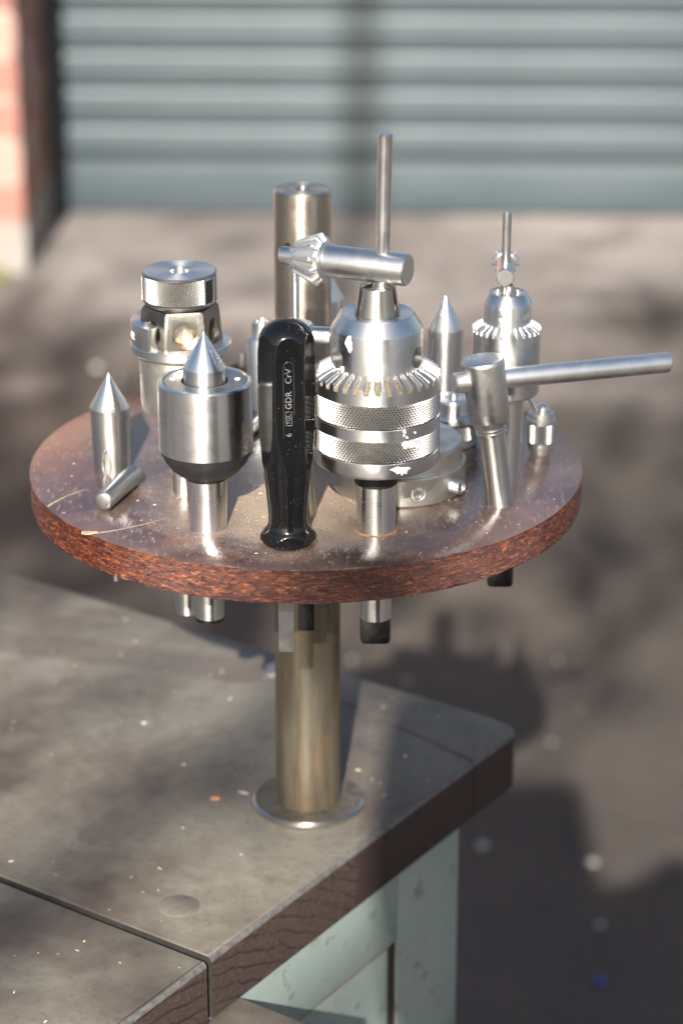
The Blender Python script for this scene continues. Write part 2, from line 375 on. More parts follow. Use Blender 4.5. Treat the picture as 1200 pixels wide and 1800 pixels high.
def trap(x, lo=0.22, hi=0.34):
    """0 in the gap, 1 on the tooth; x in turns of one tooth"""
    d = abs((x % 1.0) - 0.5); return 1.0 if d < lo else (0.0 if d > hi else (hi - d) / (hi - lo))
def blob(n, r, jag, seed, sx=1, sy=1):
    rnd = random.Random(seed); ph = [rnd.uniform(0, 6.28) for _ in range(4)]
    out = []
    for k in range(n):
        t = 2 * PI * k / n; q = 1 + jag * (math.sin(2 * t + ph[0]) * .5 + math.sin(3 * t + ph[1]) * .5 + math.sin(7 * t + ph[2]) * .35 + rnd.uniform(-.4, .4))
        out.append((r * q * math.cos(t) * sx, r * q * math.sin(t) * sy))
    return out
def wrap_patch(name, mat, parent, rad, ang, z, poly, off=0.00012):
    """a thin patch lying on a cylinder wall of the given radius"""
    bm = bmesh.new(); n = len(poly)
    def pt(p, o): a = R(ang) + p[0] / rad; return ((rad + o) * math.cos(a), (rad + o) * math.sin(a), z + p[1])
    c = bm.verts.new(pt((sum(p[0] for p in poly) / n, sum(p[1] for p in poly) / n), off * 1.6))
    rings = []
    for s_, o_ in ((0.55, off * 1.5), (0.92, off), (1.0, -off)):
        rings.append([bm.verts.new(pt((p[0] * s_, p[1] * s_), o_)) for p in poly])
    for k in range(n):
        k2 = (k + 1) % n; bm.faces.new((c, rings[0][k], rings[0][k2]))
        for a, b in ((0, 1), (1, 2)): bm.faces.new((rings[a][k], rings[b][k], rings[b][k2], rings[a][k2]))
    bmesh.ops.recalc_face_normals(bm, faces=bm.faces)
    me = bpy.data.meshes.new(name); bm.to_mesh(me); bm.free(); finish(me, mat, 60); return link(name, me, parent)

# ================================================================ SETTING
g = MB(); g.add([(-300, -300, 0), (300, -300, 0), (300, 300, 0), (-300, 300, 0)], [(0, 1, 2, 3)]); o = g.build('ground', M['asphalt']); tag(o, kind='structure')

# roller shutter (slightly turned: its right side comes nearer)
SH = Vector((-0.575, 3.625, 0)); SROT = R(-1.6)
sh = thing('roller_shutter', 'grey green metal roller shutter of horizontal slats behind the tool stand', 'roller shutter', SH, (0, 0, SROT))
W_SH = 2.75
def slat_mesh(h):
    pts = [(0.012, 0.0), (0.012, 0.004)]
    for k in range(15):
        t = k / 14; w = 0.0050 * abs(math.sin(PI * t)) ** 0.22 + 0.0022 * math.sin(2 * PI * t) ** 2
        pts.append((-w if 0 < t < 1 else 0.006, 0.005 + (h - 0.010) * t))
    pts += [(0.012, h - 0.004), (0.012, h), (0.016, h), (0.016, 0.0)]
    n = len(pts); vs = [(0.045, y, z) for y, z in pts] + [(W_SH - 0.045, y, z) for y, z in pts]
    fs = [(i, (i + 1) % n, n + (i + 1) % n, n + i) for i in range(n)] + [tuple(range(n)), tuple(range(2 * n - 1, n - 1, -1))]
    m_ = MB(); m_.add(vs, fs); return m_.mesh('slat', M['shutter'], 50)
sm = slat_mesh(0.0725)
z = 0.110
for k in range(24): link('slat', sm, sh, (0, 0, z + 0.0725 * k))
b = MB(); b.box(0.045, W_SH - 0.045, -0.012, 0.016, 0.006, 0.1085); b.build('bottom_rail', M['shutter'], sh, bevel=0.006)
for x in (0.0, W_SH - 0.05):
    b = MB(); b.box(x, x + 0.05, -0.05, 0.03, 0, 1.86); b.build('guide_channel', M['dark_frame'], sh)
b = MB(); b.box(-0.02, W_SH + 0.02, -0.06, 0.20, 1.851, 2.06); b.build('shutter_box', M['dark_frame'], sh)

brick_me = []
for k in range(4):
    for j in range(2):
        m_ = MB(); m_.box(-0.1075, 0.1075, -0.051, 0.051, 0.0, 0.065); me = m_.mesh('brick', M['brick%d' % k]); brick_me.append(me)
        rnd = random.Random(k * 5 + j)
        for v in me.vertices: v.co += Vector((rnd.uniform(-.002, .002), rnd.uniform(-.002, .002), rnd.uniform(-.0015, .0015)))
def pier(x0, x1, y0, y1, label, courses):
    t = thing('brick_pier', label, 'brick wall', ((x0 + x1) / 2, (y0 + y1) / 2, 0))
    w, d = x1 - x0, y1 - y0
    b = MB(); b.box(-w / 2 + 0.006, w / 2 - 0.006, -d / 2 + 0.006, d / 2 - 0.006, 0.085, 0.10 + courses * 0.075 + 0.01); b.build('mortar_core', M['mortar'], t)
    b = MB(); b.box(-w / 2 - 0.003, w / 2 + 0.003, -d / 2 - 0.003, d / 2 + 0.003, 0, 0.095); b.build('plinth', M['plinth'], t, bevel=0.006)
    for c in range(courses):
        z = 0.10 + c * 0.075; off = 0 if c % 2 == 0 else 0.1125
        n = int(w / 0.225) + 1
        for k in range(-1, n + 1):
            cx = -w / 2 + 0.1075 + k * 0.225 - off + (0.1125 if c % 2 else 0) * 2
            a, b_ = max(cx - 0.1075, -w / 2), min(cx + 0.1075, w / 2)
            if b_ - a < 0.012: continue
            br = link('brick', random.choice(brick_me), t, ((a + b_) / 2, -d / 2 + 0.051, z)); br.scale.x = (b_ - a) / 0.215
        for sx in (-1, 1):
            y = -d / 2 + (0.1125 if c % 2 == 0 else 0.225); L = d / 2 - y - 0.01
            n2 = max(1, round(L / 0.225))
            for k in range(n2):
                br = link('brick', random.choice(brick_me), t, (sx * (w / 2 - 0.051), y + 0.0 + L * (k + 0.5) / n2, z)); br.rotation_euler.z = PI / 2; br.scale.x = (L / n2 - 0.01) / 0.215
    return t
pier(-1.85, -0.553, 3.19, 3.70, 'salmon brick wall end on a pale cement plinth at the left of the shutter', 26)
# moss along the foot of the pier
m_ = MB(); rnd = random.Random(3)
for k in range(2000):
    x = rnd.uniform(-1.84, -0.59); y = 3.185 - abs(rnd.gauss(0, 0.035)); r_ = rnd.uniform(.004, .011); a = rnd.uniform(0, 6.28)
    m_.add([(x + r_ * math.cos(a), y + r_ * math.sin(a), 0.001), (x - r_ * math.cos(a), y - r_ * math.sin(a), 0.001), (x + rnd.uniform(-.008, .008), y + rnd.uniform(-.008, .008), rnd.uniform(.008, .024))], [(0, 1, 2)])
tag(m_.build('moss', M['moss']), 'yellow green moss at the foot of the brick wall', 'moss', kind='stuff')

# bits lying on the yard
def pebble(name, x, y, r, mat, label, seed, cat='stone'):
    bm = bmesh.new(); bmesh.ops.create_icosphere(bm, subdivisions=2, radius=1)
    for v in bm.verts: v.co *= 1 + 0.22 * noise.noise(v.co * 1.3 + Vector((seed, 0, 0))); v.co = Vector((v.co.x * r, v.co.y * r * .8, v.co.z * r * .6))
    me = bpy.data.meshes.new(name); bm.to_mesh(me); bm.free(); finish(me, mat, 60)
    return tag(link(name, me, None, (x, y, r * 0.5)), label, cat)
pebble('stone', -0.377, 2.655, 0.009, M['pebble'], 'pale stone on the dark ground behind the left dead centre', 1)
pebble('stone', 0.269, 1.102, 0.006, M['pebble'], 'small round tan stone on the ground right of the bench', 2)
pebble('stone', 0.160, 1.135, 0.006, M['pebble'], 'flat pale stone on the ground just past the cabinet corner', 3)
pebble('stone', 0.265, 0.985, 0.004, M['pebble'], 'pale grey stone on the shaded ground at the lower right', 4)
pebble('bottle_cap', 0.255, 0.885, 0.006, M['blue'], 'tiny blue plastic scrap on the shaded ground', 5, 'scrap')

m_ = MB(); rnd = random.Random(17)
for k in range(420):
    x, y = rnd.uniform(-1.0, 1.0), rnd.uniform(.75, 3.4); r_ = .0012 + .0038 * rnd.random() ** 3; a = rnd.uniform(0, 6.28)
    vs = [(x + r_ * math.cos(a + q * 1.57) * rnd.uniform(.7, 1.3), y + r_ * math.sin(a + q * 1.57) * rnd.uniform(.7, 1.3), 0.0) for q in range(4)] + [(x, y, r_ * rnd.uniform(.5, 1.0))]
    m_.add(vs, [(0, 1, 4), (1, 2, 4), (2, 3, 4), (3, 0, 4)], rnd.choice((0, 0, 1)))
tag(m_.build('grit', [M['pebble'], M['leaf_dry']]), 'loose grit and leaf scraps scattered over the yard', 'grit', kind='stuff')

# ================================================================ WORKBENCH
BYAW = -0.6014; ZB = ZD - 0.1762
bench = thing('workbench', 'weathered grey plank workbench on a pale green cabinet under the tool stand', 'workbench', (0, 0, ZB), (0, 0, BYAW))
SE = 0.0445
def plank(poly, label=None):
    """top outline; side walls get end grain; arrises are rounded and worn"""
    bm = bmesh.new(); T_ = 0.031
    vs = [bm.verts.new((x, y, 0)) for x, y in poly]; f = bm.faces.new(vs)
    r_ = bmesh.ops.extrude_face_region(bm, geom=[f]); ev = [v for v in r_['geom'] if isinstance(v, bmesh.types.BMVert)]
    for v in ev: v.co.z -= T_
    bmesh.ops.recalc_face_normals(bm, faces=bm.faces)
    vert_e = [e for e in bm.edges if abs(e.verts[0].co.z - e.verts[1].co.z) > .01]
    corner = [e for e in vert_e if e.verts[0].co.x > SE - .003 and e.verts[0].co.y > .1]
    if corner: bmesh.ops.bevel(bm, geom=corner, offset=0.010, segments=6, profile=0.5, affect='EDGES')
    top_e = [e for e in bm.edges if e.verts[0].co.z > -1e-4 and e.verts[1].co.z > -1e-4]
    far = lambda e: min(v.co.x for v in e.verts) > SE - .012
    bmesh.ops.bevel(bm, geom=[e for e in top_e if far(e)], offset=0.0028, segments=3, profile=0.5, affect='EDGES')
    te = [e for e in bm.edges if e.verts[0].co.z > -1e-4 and e.verts[1].co.z > -1e-4 and len(e.link_faces) == 2 and e.calc_face_angle(0) > 1.0 and not far(e)]
    bmesh.ops.bevel(bm, geom=te, offset=0.0010, segments=2, profile=0.5, affect='EDGES')
    bm.normal_update()
    for f in bm.faces:
        if f.normal.z > 0.95: f.material_index = 0
        elif f.normal.z > 0.12: f.material_index = 2 if f.normal.x > 0.25 else 0
        else: f.material_index = 3 if abs(f.normal.y) > .8 and f.calc_center_median().y < -.1 else 1
    me = bpy.data.meshes.new('plank'); bm.to_mesh(me); bm.free(); finish(me, [M['bench_top'], M['end_grain'], M['arris'], M['gap_grime_shade']], 50)
    return link('plank', me, bench)
gx = 0.0012
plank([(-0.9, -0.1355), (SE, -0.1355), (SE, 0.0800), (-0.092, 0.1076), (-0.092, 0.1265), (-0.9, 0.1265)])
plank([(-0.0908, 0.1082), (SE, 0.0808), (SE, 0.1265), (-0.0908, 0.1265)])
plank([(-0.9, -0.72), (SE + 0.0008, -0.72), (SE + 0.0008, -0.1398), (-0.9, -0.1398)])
for k, (x, y, r_) in enumerate([(0.0074, -0.1124 + 0.002, 0.0092)]):
    m_ = MB(); m_.lathe([(r_, -0.002), (r_, 0.0002), (r_ - .0006, 0.0005)], 40); m_.build('wooden_plug', M['bench_top'], bench, loc=(x, y, 0))
# cabinet: carcass with a sunk door panel in its right side
cb = MB(); C0, C1, CF = -0.66, 0.0705, 0.0425
zb0, zb1 = -ZB + 0.03, -0.0311
cb.box(-0.8, CF - 0.018, C0 + .004, C1 - .004, zb0 + .02, zb1)
cb.build('carcass', M['green_paint'], bench)
def frame_piece(y0, y1, z0, z1, name='frame_rail'):
    m_ = MB(); m_.box(CF - 0.0178, CF, y0, y1, z0, z1); return m_.build(name, M['green_paint'], bench, bevel=0.0012)
frame_piece(0.0145, C1, zb0, zb1, 'corner_stile'); frame_piece(C0, C0 + 0.06, zb0, zb1, 'corner_stile')
frame_piece(C0 + 0.0605, 0.0142, -0.070, zb1, 'frame_rail'); frame_piece(C0 + 0.0605, 0.0142, zb0, zb0 + 0.06, 'frame_rail')
m_ = MB(); m_.box(CF - 0.0150, CF - 0.0025, C0 + 0.063, 0.0100, zb0 + 0.063, -0.0725); m_.build('door_panel', M['green_paint'], bench, bevel=0.001)
m_ = MB(); m_.box(CF - 0.0176, CF - 0.0165, C0 + 0.0606, 0.0143, zb0 + 0.0605, -0.0705); m_.build('door_shade_sheet', M['gap_grime_shade'], bench)  # dark sheet painting in the shade behind the door panel
m_ = MB(); m_.box(CF - 0.012, CF - 0.0012, 0.0104, 0.0141, zb0 + 0.062, -0.0705); m_.build('door_gap_strip', M['gap_grime_shade'], bench)  # dark strip added to paint the shade of the door gap
m_ = MB(); m_.box(CF - 0.012, CF - 0.0016, C0 + 0.062, 0.0103, -0.0723, -0.0704); m_.build('door_gap_strip', M['leaf_dry'], bench)  # brown strip added for the dirty line above the door panel
m_ = MB(); m_.box(-0.82, CF + 0.01, C0 - 0.01, C1 + 0.01, zb0 - 0.03, zb0 - 0.0005); m_.build('base_plinth', M['dark_frame'], bench)
# thin board pushed out under the front plank
m_ = MB(); m_.box(-0.20, 0.100, -0.42, -0.1135, -0.0485, -0.0325); m_.build('pull_out_board', [M['bench_top']], bench, bevel=0.0015)

# ================================================================ TOOL STAND
stand = thing('tool_stand', 'round dark red board tray on a yellowed steel pole fixed to the bench', 'tool stand', (0, 0, ZD))
RT, TT = 0.125, 0.0157
m_ = MB(); NS = 900
def tray_fn(u, v):
    a = 2 * PI * u / NS
    if v < 4: rr, z = (RT - 0.0006) * (v / 4 * 0.98 + 0.02 if v else 0.0001), 0.0
    elif v == 4: rr, z = RT - 0.0007, 0.0
    elif v == 5: rr, z = RT - 0.00015, -0.00035
    else:
        t = (v - 6) / 13; z = -0.0009 - (TT - 0.0012) * t
        p = Vector((math.cos(a) * RT * .42, math.sin(a) * RT * .42, z * 2.2)) * 420
        d = noise.fractal(p, 0.8, 2.1, 4); rr = RT - 0.0004 + 0.00040 * d
        if v == 19: rr -= 0.0004
    return (rr * math.cos(a), rr * math.sin(a), z)
vs = [tray_fn(u, v) for v in range(20) for u in range(NS)]
for v in range(19):
    fs = [(v * NS + u, v * NS + (u + 1) % NS, (v + 1) * NS + (u + 1) % NS, (v + 1) * NS + u)[::-1] for u in range(NS)]
    for f in fs: m_.f.append(f); m_.mi.append(0 if v < 5 else 1)
m_.v = vs; m_.f.append(tuple(19 * NS + u for u in range(NS))[::-1]); m_.mi.append(1)
m_.build('tray_board', [M['tray_top'], M['tray_edge']], stand, angle=60)
m_ = MB(); m_.lathe([(0.0154, -0.1735), (0.0154, -TT - 0.0001)], 96, cap0=False, cap1=False); m_.build('pole', M['pole'], stand)
m_ = MB(); m_.lathe([(0.0255, -0.1761), (0.0267, -0.1752), (0.0267, -0.1741), (0.0257, -0.1732), (0.0146, -0.1732)], 96, cap1=False); fl = m_.build('base_flange', [M['flange_steel'], M['steel_old']], stand)
for p in fl.data.polygons:
    if math.hypot(p.center.x, p.center.y) > .0255 and p.normal.z > -.2: p.material_index = 1
# two pale scratches near the left rim
def ribbon(name, pts, w, mat, parent, z=0.00012):
    n = len(pts); vs = []; fs = []
    for i, (x, y) in enumerate(pts):
        a = pts[max(0, i - 1)]; b = pts[min(n - 1, i + 1)]; d = Vector((b[0] - a[0], b[1] - a[1])).normalized(); ww = w * (1 - 0.75 * i / (n - 1)) * random.uniform(.8, 1.2)
        vs += [(x - d.y * ww, y + d.x * ww, z), (x + d.y * ww, y - d.x * ww, z)]
        if i: k = 2 * i; fs.append((k - 2, k - 1, k + 1, k))
    q = MB(); q.add(vs, fs); return q.build(name, mat, parent)
def bez(p0, p1, p2, n=14): return [tuple((1 - t) ** 2 * a + 2 * t * (1 - t) * b + t * t * c for a, b, c in zip(p0, p1, p2)) for t in [i / (n - 1) for i in range(n)]]
ribbon('scratch', bez((-.1112, -.056), (-.107, -.045), (-.0965, -.0355)), .0007, M['pale_scratch'], stand)
ribbon('scratch', bez((-.0895, -.0862), (-.078, -.0845), (-.0585, -.0690)), .0008, M['pale_scratch'], stand)
m_ = MB(); m_.prism(blob(18, .0022, .25, 4, 1.5, .7), 0.00005, 0.0006); m_.build('chipped_edge', M['pale_scratch'], stand, loc=(-.0905, -.0855, -.0003))

# ================================================================ TOOLS ON THE TRAY
def at(x, y, z=0.0): return (x * mm, y * mm, ZD + z * mm)
D2 = -TT / mm                    # underside of the tray in mm

# ---- three plain dead centres
def dead_centre(x, y, cz, r, tip, label, slot=False, tail=-30):
    t = thing('dead_centre', label, 'lathe centre', at(x, y), group='dead centres standing in the tray')
    rs = r * 0.935
    m_ = MB(); m_.lathe(prof((rs - .4, D2 - 18), (rs, 0), (r * .985, cz - 4.6), (r * .985, cz - 4.4), (r * .965, cz - 4.3), (r * .965, cz - 4.0), (r * .995, cz - 3.9), (r, cz - .15)), 72)
    body = m_.build('taper_shank', M['steel_dull'] if slot else M['steel'], t)
    m_ = MB(); m_.lathe(prof((r, cz - .15), (r, cz), (.25, tip - .35), (.02, tip)), 72, cap0=False); m_.build('cone_point', M['steel_bright'], t)
    if slot:
        c = MB(); n = 24; az = R(-100)
        mt = Matrix.Rotation(az, 4, 'Z') @ Matrix.Translation((r * mm + .0002, 0, 5.6 * mm)) @ Matrix.Rotation(PI / 2, 4, 'Y')
        c.grid(lambda u, v: (7.2 * mm * math.cos(2 * PI * u / n), 2.0 * mm * math.sin(2 * PI * u / n), (v - .5) * 7 * mm), n, 2, mat=mt); cut(body, [c])
        e = MB(); e.grid(lambda u, v: ((7.2 * mm + .0005 * math.cos(2 * PI * v / 8)) * math.cos(2 * PI * u / n), (2.0 * mm + .0005 * math.cos(2 * PI * v / 8)) * math.sin(2 * PI * u / n), .0004 * math.sin(2 * PI * v / 8) - .0010 + .0), n, 9, mat=mt, cap0=False, cap1=False)
        e.build('slot_rim', M['steel_bright'], t)
        q = MB(); q.lathe(prof((1.3, -54), (1.3, D2 - 17)), 16); q.build('tang', M['steel_bright'], t)
    return t
dead_centre(-87.2, -12, 30.6, 8.85, 46.3, 'slotted dead centre behind the loose pin at the left rim', True)
dead_centre(65.4, 75, 39.5, 8.6, 55.4, 'bright dead centre between the large and the small drill chuck')
dead_centre(8.4, 78, 53.5, 8.6, 69.7, 'dead centre mostly hidden behind the tall steel cylinder')

# ---- loose pin lying before the left centre
m_ = MB(); P0, P1 = Vector((-86.9, -62.1, 4.5)) * mm, Vector((-75.6, -28.5, 4.5)) * mm
m_.lathe([(0.0032, 0.0), (0.0038, .0003), (0.0044, .0011), (0.0044, (P1 - P0).length - .001), (0.0036, (P1 - P0).length)], 40, along(P0, P1))
q = m_.build('steel_pin', M['pin_steel'], None, loc=(0, 0, ZD)); tag(q, 'short round steel pin lying loose on the tray by the left rim', 'pin')

# ---- live centre
t = thing('live_centre', 'revolving live centre with polished drum and black lower rim', 'lathe centre', at(-40.7, -78.3))
m_ = MB(); m_.lathe(prof((6.2, -41.5), (6.4, -33), (8.15, 0), (8.6, 22.2), (8.9, 24.6)), 72); m_.build('taper_shank', M['steel_bright'], t)
m_ = MB(); m_.lathe(prof((5.0, -43.5), (6.2, -43), (6.2, -41.4)), 40); m_.build('tang', M['black_steel'], t)
m_ = MB(); m_.lathe(prof((8.9, 22.6), (9.3, 24.4), (11.5, 24.6), (14.4, 27.0), (17.2, 30.6), (18.9, 34.0), (19.2, 36.0)), 96); m_.build('lower_rim', M['black_rubber'], t)
m_ = MB(); m_.lathe(prof((19.2, 36.0), (19.65, 36.1), (19.75, 37.0), (19.65, 65.2), (19.0, 65.9), (17.9, 66.1), (17.6, 65.6)), 128, cap1=False); m_.build('drum', M['steel_bright'], t)
m_ = MB(); m_.lathe(prof((17.65, 65.65), (17.2, 65.0), (16.8, 65.5), (9.8, 65.5), (9.6, 63.0)), 96, cap0=False); m_.build('face_plate', M['pin_steel'], t)
for a in (8, 172): q = MB(); q.lathe(prof((1.2, 0), (1.2, .25), (.7, .5)), 20); q.build('set_screw', M['white_paint'], t, loc=(13.6 * mm * math.cos(R(a)), 13.6 * mm * math.sin(R(a)), 65.5 * mm))
m_ = MB(); m_.lathe(prof((8.7, 62.0), (8.8, 71.2)), 72); m_.build('spindle', M['steel'], t)
m_ = MB(); m_.lathe(prof((8.8, 71.2), (8.85, 71.5), (.3, 86.6), (.02, 86.9)), 72, cap0=False); m_.build('cone_point', M['steel_bright'], t)

# ---- tapping collet chuck
t = thing('collet_chuck', 'tap holder with knurled slotted cap and hexagonal drilled nut', 'collet chuck', at(-52.9, -37.6))
m_ = MB(); m_.lathe(prof((5.4, -58), (6.0, 0), (6.1, 40)), 48); m_.build('taper_shank', M['steel'], t)
m_ = MB(); m_.lathe(prof((15.5, 39.2), (17.2, 39.4), (17.6, 40.0), (18.0, 45), (18.2, 66.2)), 96); m_.build('body', M['steel_cast'], t)
m_ = MB(); m_.lathe(prof((14, 38.2), (15.6, 39.3)), 64); m_.build('bottom_gap', M['black_rubber'], t)
m_ = MB(); m_.lathe(prof((18.2, 65.8), (21.0, 65.8), (21.7, 66.6), (21.7, 69.4), (21.0, 70.0), (15, 70.0)), 128); m_.build('collar', M['steel'], t)
# raised block with a dark slot on the left of the collar
m_ = MB(); n = 26; az0, az1 = R(118), R(236)
arc = [(21.3 * mm * math.cos(az0 + (az1 - az0) * k / n), 21.3 * mm * math.sin(az0 + (az1 - az0) * k / n)) for k in range(n + 1)] + [(13 * mm * math.cos(az1 - (az1 - az0) * k / n), 13 * mm * math.sin(az1 - (az1 - az0) * k / n)) for k in range(n + 1)]
m_.prism(arc, 69.5 * mm, 80 * mm); blk = m_.build('raised_lug', M['steel'], t, bevel=0.0006)
c = MB(); c.box(-24 * mm, -17.5 * mm, -9.5 * mm, 1.5 * mm, 72.6 * mm, 75.8 * mm); cut(blk, [c])
# hexagonal nut, faces leaning in a little, one hole in each face
m_ = MB(); HA = R(-79)
def hexfn(u, v):
    a = 2 * PI * u / 144; zz = [68.6, 69.0, 84.8, 86.0, 86.0][v]; ap = [15.6, 15.9, 14.5, 13.9, 12.0][v]
    d = ((a - HA + PI / 6) % (PI / 3)) - PI / 6; lim = [19.0, 19.2, 17.4, 15.6, 12.4][v]
    r_ = min(ap / math.cos(d), lim); return (r_ * mm * math.cos(a), r_ * mm * math.sin(a), zz * mm)
m_.grid(hexfn, 144, 5); nut = m_.build('hexagon_nut', M['nut_steel'], t, angle=25)
cs = []
for k in range(6):
    a = HA + k * PI / 3; c = MB(); mt = Matrix.Rotation(a, 4, 'Z') @ Matrix.Translation((7.0 * mm, 0, 75.6 * mm)) @ Matrix.Rotation(PI / 2, 4, 'Y'); c.lathe(prof((5.6, 0), (5.6, 12)), 40, mt); cs.append(c)
    q = MB(); q.lathe(prof((.01, .3), (5.0, .3), (5.3, .6), (5.4, 7.2), (5.58, 7.4)), 40, mt, cap0=False, cap1=False); q.build('bushing', M['bar_steel'], t)
cut(nut, cs)
m_ = MB(); m_.lathe(prof((13.6, 85.0), (13.6, 87.2)), 64); m_.build('neck_ring', M['black_steel'], t)
m_ = MB()
m_.lathe(prof((13.8, 86.6), (15.0, 87.1), (15.75, 88.2), (15.75, 88.7)), 128, cap1=False)
m_.lathe(prof((15.75, 99.95), (15.9, 100.05), (15.9, 100.6), (15.4, 101.0), (15.2, 101.0)), 128, cap0=False, cap1=False)
knurl(m_, 15.85 * mm, 88.6 * mm, 100.0 * mm, 80, .00065, 25)
cap = m_.build('knurled_cap', M['steel_knurl'], t, angle=22)
m_ = MB(); m_.lathe(prof((15.25, 101.0), (4.6, 101.0), (4.2, 100.6), (4.2, 98.2), (.1, 96.6)), 96, cap0=False); m_.build('cap_face', M['steel'], t)
for a in (-33, -171, 75):   # milled pockets in the cap's knurled wall
    a0 = R(a); w = R(11)
    # a proud frame round a sunk dark floor
    fr = MB(); n = 8
    for (za, zb_, aa, ab) in ((88.3, 89.1, -1.12, 1.12), (99.2, 99.9, -1.12, 1.12), (88.3, 99.9, -1.12, -.9), (88.3, 99.9, .9, 1.12)):
        arc = [(16.1 * mm * math.cos(a0 + w * (aa + (ab - aa) * k / n)), 16.1 * mm * math.sin(a0 + w * (aa + (ab - aa) * k / n))) for k in range(n + 1)]
        arc += [(15.3 * mm * math.cos(a0 + w * (ab - (ab - aa) * k / n)), 15.3 * mm * math.sin(a0 + w * (ab - (ab - aa) * k / n))) for k in range(n + 1)]
        fr.prism(arc, za * mm, zb_ * mm)
    fr.build('pocket_frame', M['steel'], t)
    fl = MB(); arc = [(15.88 * mm * math.cos(a0 + w * (-.92 + 1.84 * k / n)), 15.88 * mm * math.sin(a0 + w * (-.92 + 1.84 * k / n))) for k in range(n + 1)]
    arc += [(15.2 * mm * math.cos(a0 + w * (.92 - 1.84 * k / n)), 15.2 * mm * math.sin(a0 + w * (.92 - 1.84 * k / n))) for k in range(n + 1)]
    fl.prism(arc, 88.9 * mm, 99.4 * mm); fl.build('pocket_floor', M['black_steel'], t)

# ---- black handled driver, standing on its head
t = thing('screwdriver', 'black plastic handled tool standing upside down at the front rim', 'screwdriver', at(-6.4, -95.9))
HAZ = R(-84)
def interp(tab, x):
    for (x0, y0), (x1, y1) in zip(tab, tab[1:]):
        if x <= x1:
            s = (x - x0) / (x1 - x0); s = s * s * (3 - 2 * s) * .5 + s * .5; return y0 + (y1 - y0) * s
    return tab[-1][1]
HT = [(0, 9.2), (.6, 10.0), (2.2, 11.9), (4.2, 11.6), (6.0, 10.0), (7.6, 8.7), (9.6, 8.05), (13, 8.05), (22, 8.75), (31, 9.7), (40, 10.7), (50, 11.5), (60, 11.75), (78, 11.85), (84, 11.75), (88, 11.35)]
zs = [0, .25, .6, 1.0, 1.5, 2.0, 2.4, 2.8, 3.3, 3.8, 4.4, 5, 5.6, 6.2, 6.8, 7.4, 8, 8.8, 9.6, 11, 13] + [13 + 1.9 * k for k in range(1, 37)] + [82.4 + .7 * k for k in range(1, 10)]
R88 = 11.35
dome = [(R88 * math.cos(t_), 88.6 + 9.2 * math.sin(t_)) for t_ in [PI / 2 * k / 22 for k in range(1, 23)]]
rows = [(interp(HT, z_), z_) for z_ in zs] + [(max(r_, .02), z_) for r_, z_ in dome]
NH = 216
def hfn(u, v):
    r_, z_ = rows[v]; a = 2 * PI * u / NH; d = ((a - HAZ + PI / 6) % (PI / 3)) - PI / 6
    if z_ < 8: lim = 10.05 / math.cos(d); rr = min(r_, lim)
    elif z_ > 26:
        # shallow hollow-ground flats
        lim = 10.35 / math.cos(d) + 0.35 * (d / (PI / 6)) ** 2 - 0.12; k = 22.0
        rr = -math.log(math.exp(-k * (r_ - 10)) + math.exp(-k * (lim - 10))) / k + 10 if r_ > 8 else min(r_, lim)
        if r_ <= 8: rr = r_
    else: rr = r_
    return (rr * mm * math.cos(a), rr * mm * math.sin(a), z_ * mm)
m_ = MB(); m_.grid(hfn, NH, len(rows)); m_.build('handle', M['black_plastic'], t, angle=30)
m_ = MB(); m_.box(-3.2 * mm, 3.4 * mm, -1.2 * mm, 1.2 * mm, -50 * mm, .0); m_.build('blade', M['pin_steel'], t, loc=(-1.1 * mm, 0, 0))
# raised lettering in a long rounded slot on the front flat
FM = Matrix.Rotation(HAZ, 4, 'Z') @ Matrix.Translation((10.24 * mm, 0, 0))     # local x = outwards, y = sideways, z = up
def letters(txt, z0, size, name='lettering'):
    cu = bpy.data.curves.new(name, 'FONT'); cu.body = txt; cu.size = size; cu.extrude = .00012; cu.align_x = 'LEFT'; cu.align_y = 'CENTER'; cu.resolution_u = 3; cu.space_character = 1.06
    o = bpy.data.objects.new(name, cu); col.objects.link(o); bpy.context.view_layer.update()
    me = bpy.data.meshes.new_from_object(o.evaluated_get(bpy.context.evaluated_depsgraph_get())); bpy.data.objects.remove(o, do_unlink=True)
    me.materials.clear()
    # text x -> up (z), text y -> to the left, text z -> outwards
    T = FM @ Matrix(((0, 0, 1, 0), (0, -1, 0, 0), (1, 0, 0, z0), (0, 0, 0, 1)))
    me.transform(T); finish(me, M['letter'], 40); return link(name, me, t)
letters('6', 50.8 * mm, .0033)
letters('GDR', 62.6 * mm, .0036)
letters('CrV', 73.6 * mm, .0036)
letters('TGL', 56.2 * mm, .0023)
def tube_path(name, pts, r, mat, parent, closed=False):
    cu = bpy.data.curves.new(name, 'CURVE'); cu.dimensions = '3D'; cu.bevel_depth = r; cu.bevel_resolution = 2
    sp = cu.splines.new('POLY'); sp.points.add(len(pts) - 1); sp.use_cyclic_u = closed
    for p, q in zip(sp.points, pts): p.co = (*q, 1)
    o = bpy.data.objects.new(name, cu); col.objects.link(o); bpy.context.view_layer.update()
    me = bpy.data.meshes.new_from_object(o.evaluated_get(bpy.context.evaluated_depsgraph_get())); bpy.data.objects.remove(o, do_unlink=True)
    me.materials.clear(); finish(me, mat, 60); return link(name, me, parent)
sl = []
for k in range(13):
    q = PI * k / 12; sl.append((0, 2.15 * math.cos(q), 80.6 + 2.15 * math.sin(q)))
sl += [(0, -2.15, 50.5 + (80.6 - 50.5) * (1 - k / 10)) for k in range(1, 11)]
sl = [(0, 2.15, 60)] + sl
tube_path('slot_outline', [FM @ (Vector(p) * mm) for p in sl], .00013, M['slot_rim'], t)
bx = [(0, -1.25, 55.7), (0, 1.25, 55.7), (0, 1.25, 61.6), (0, -1.25, 61.6)]
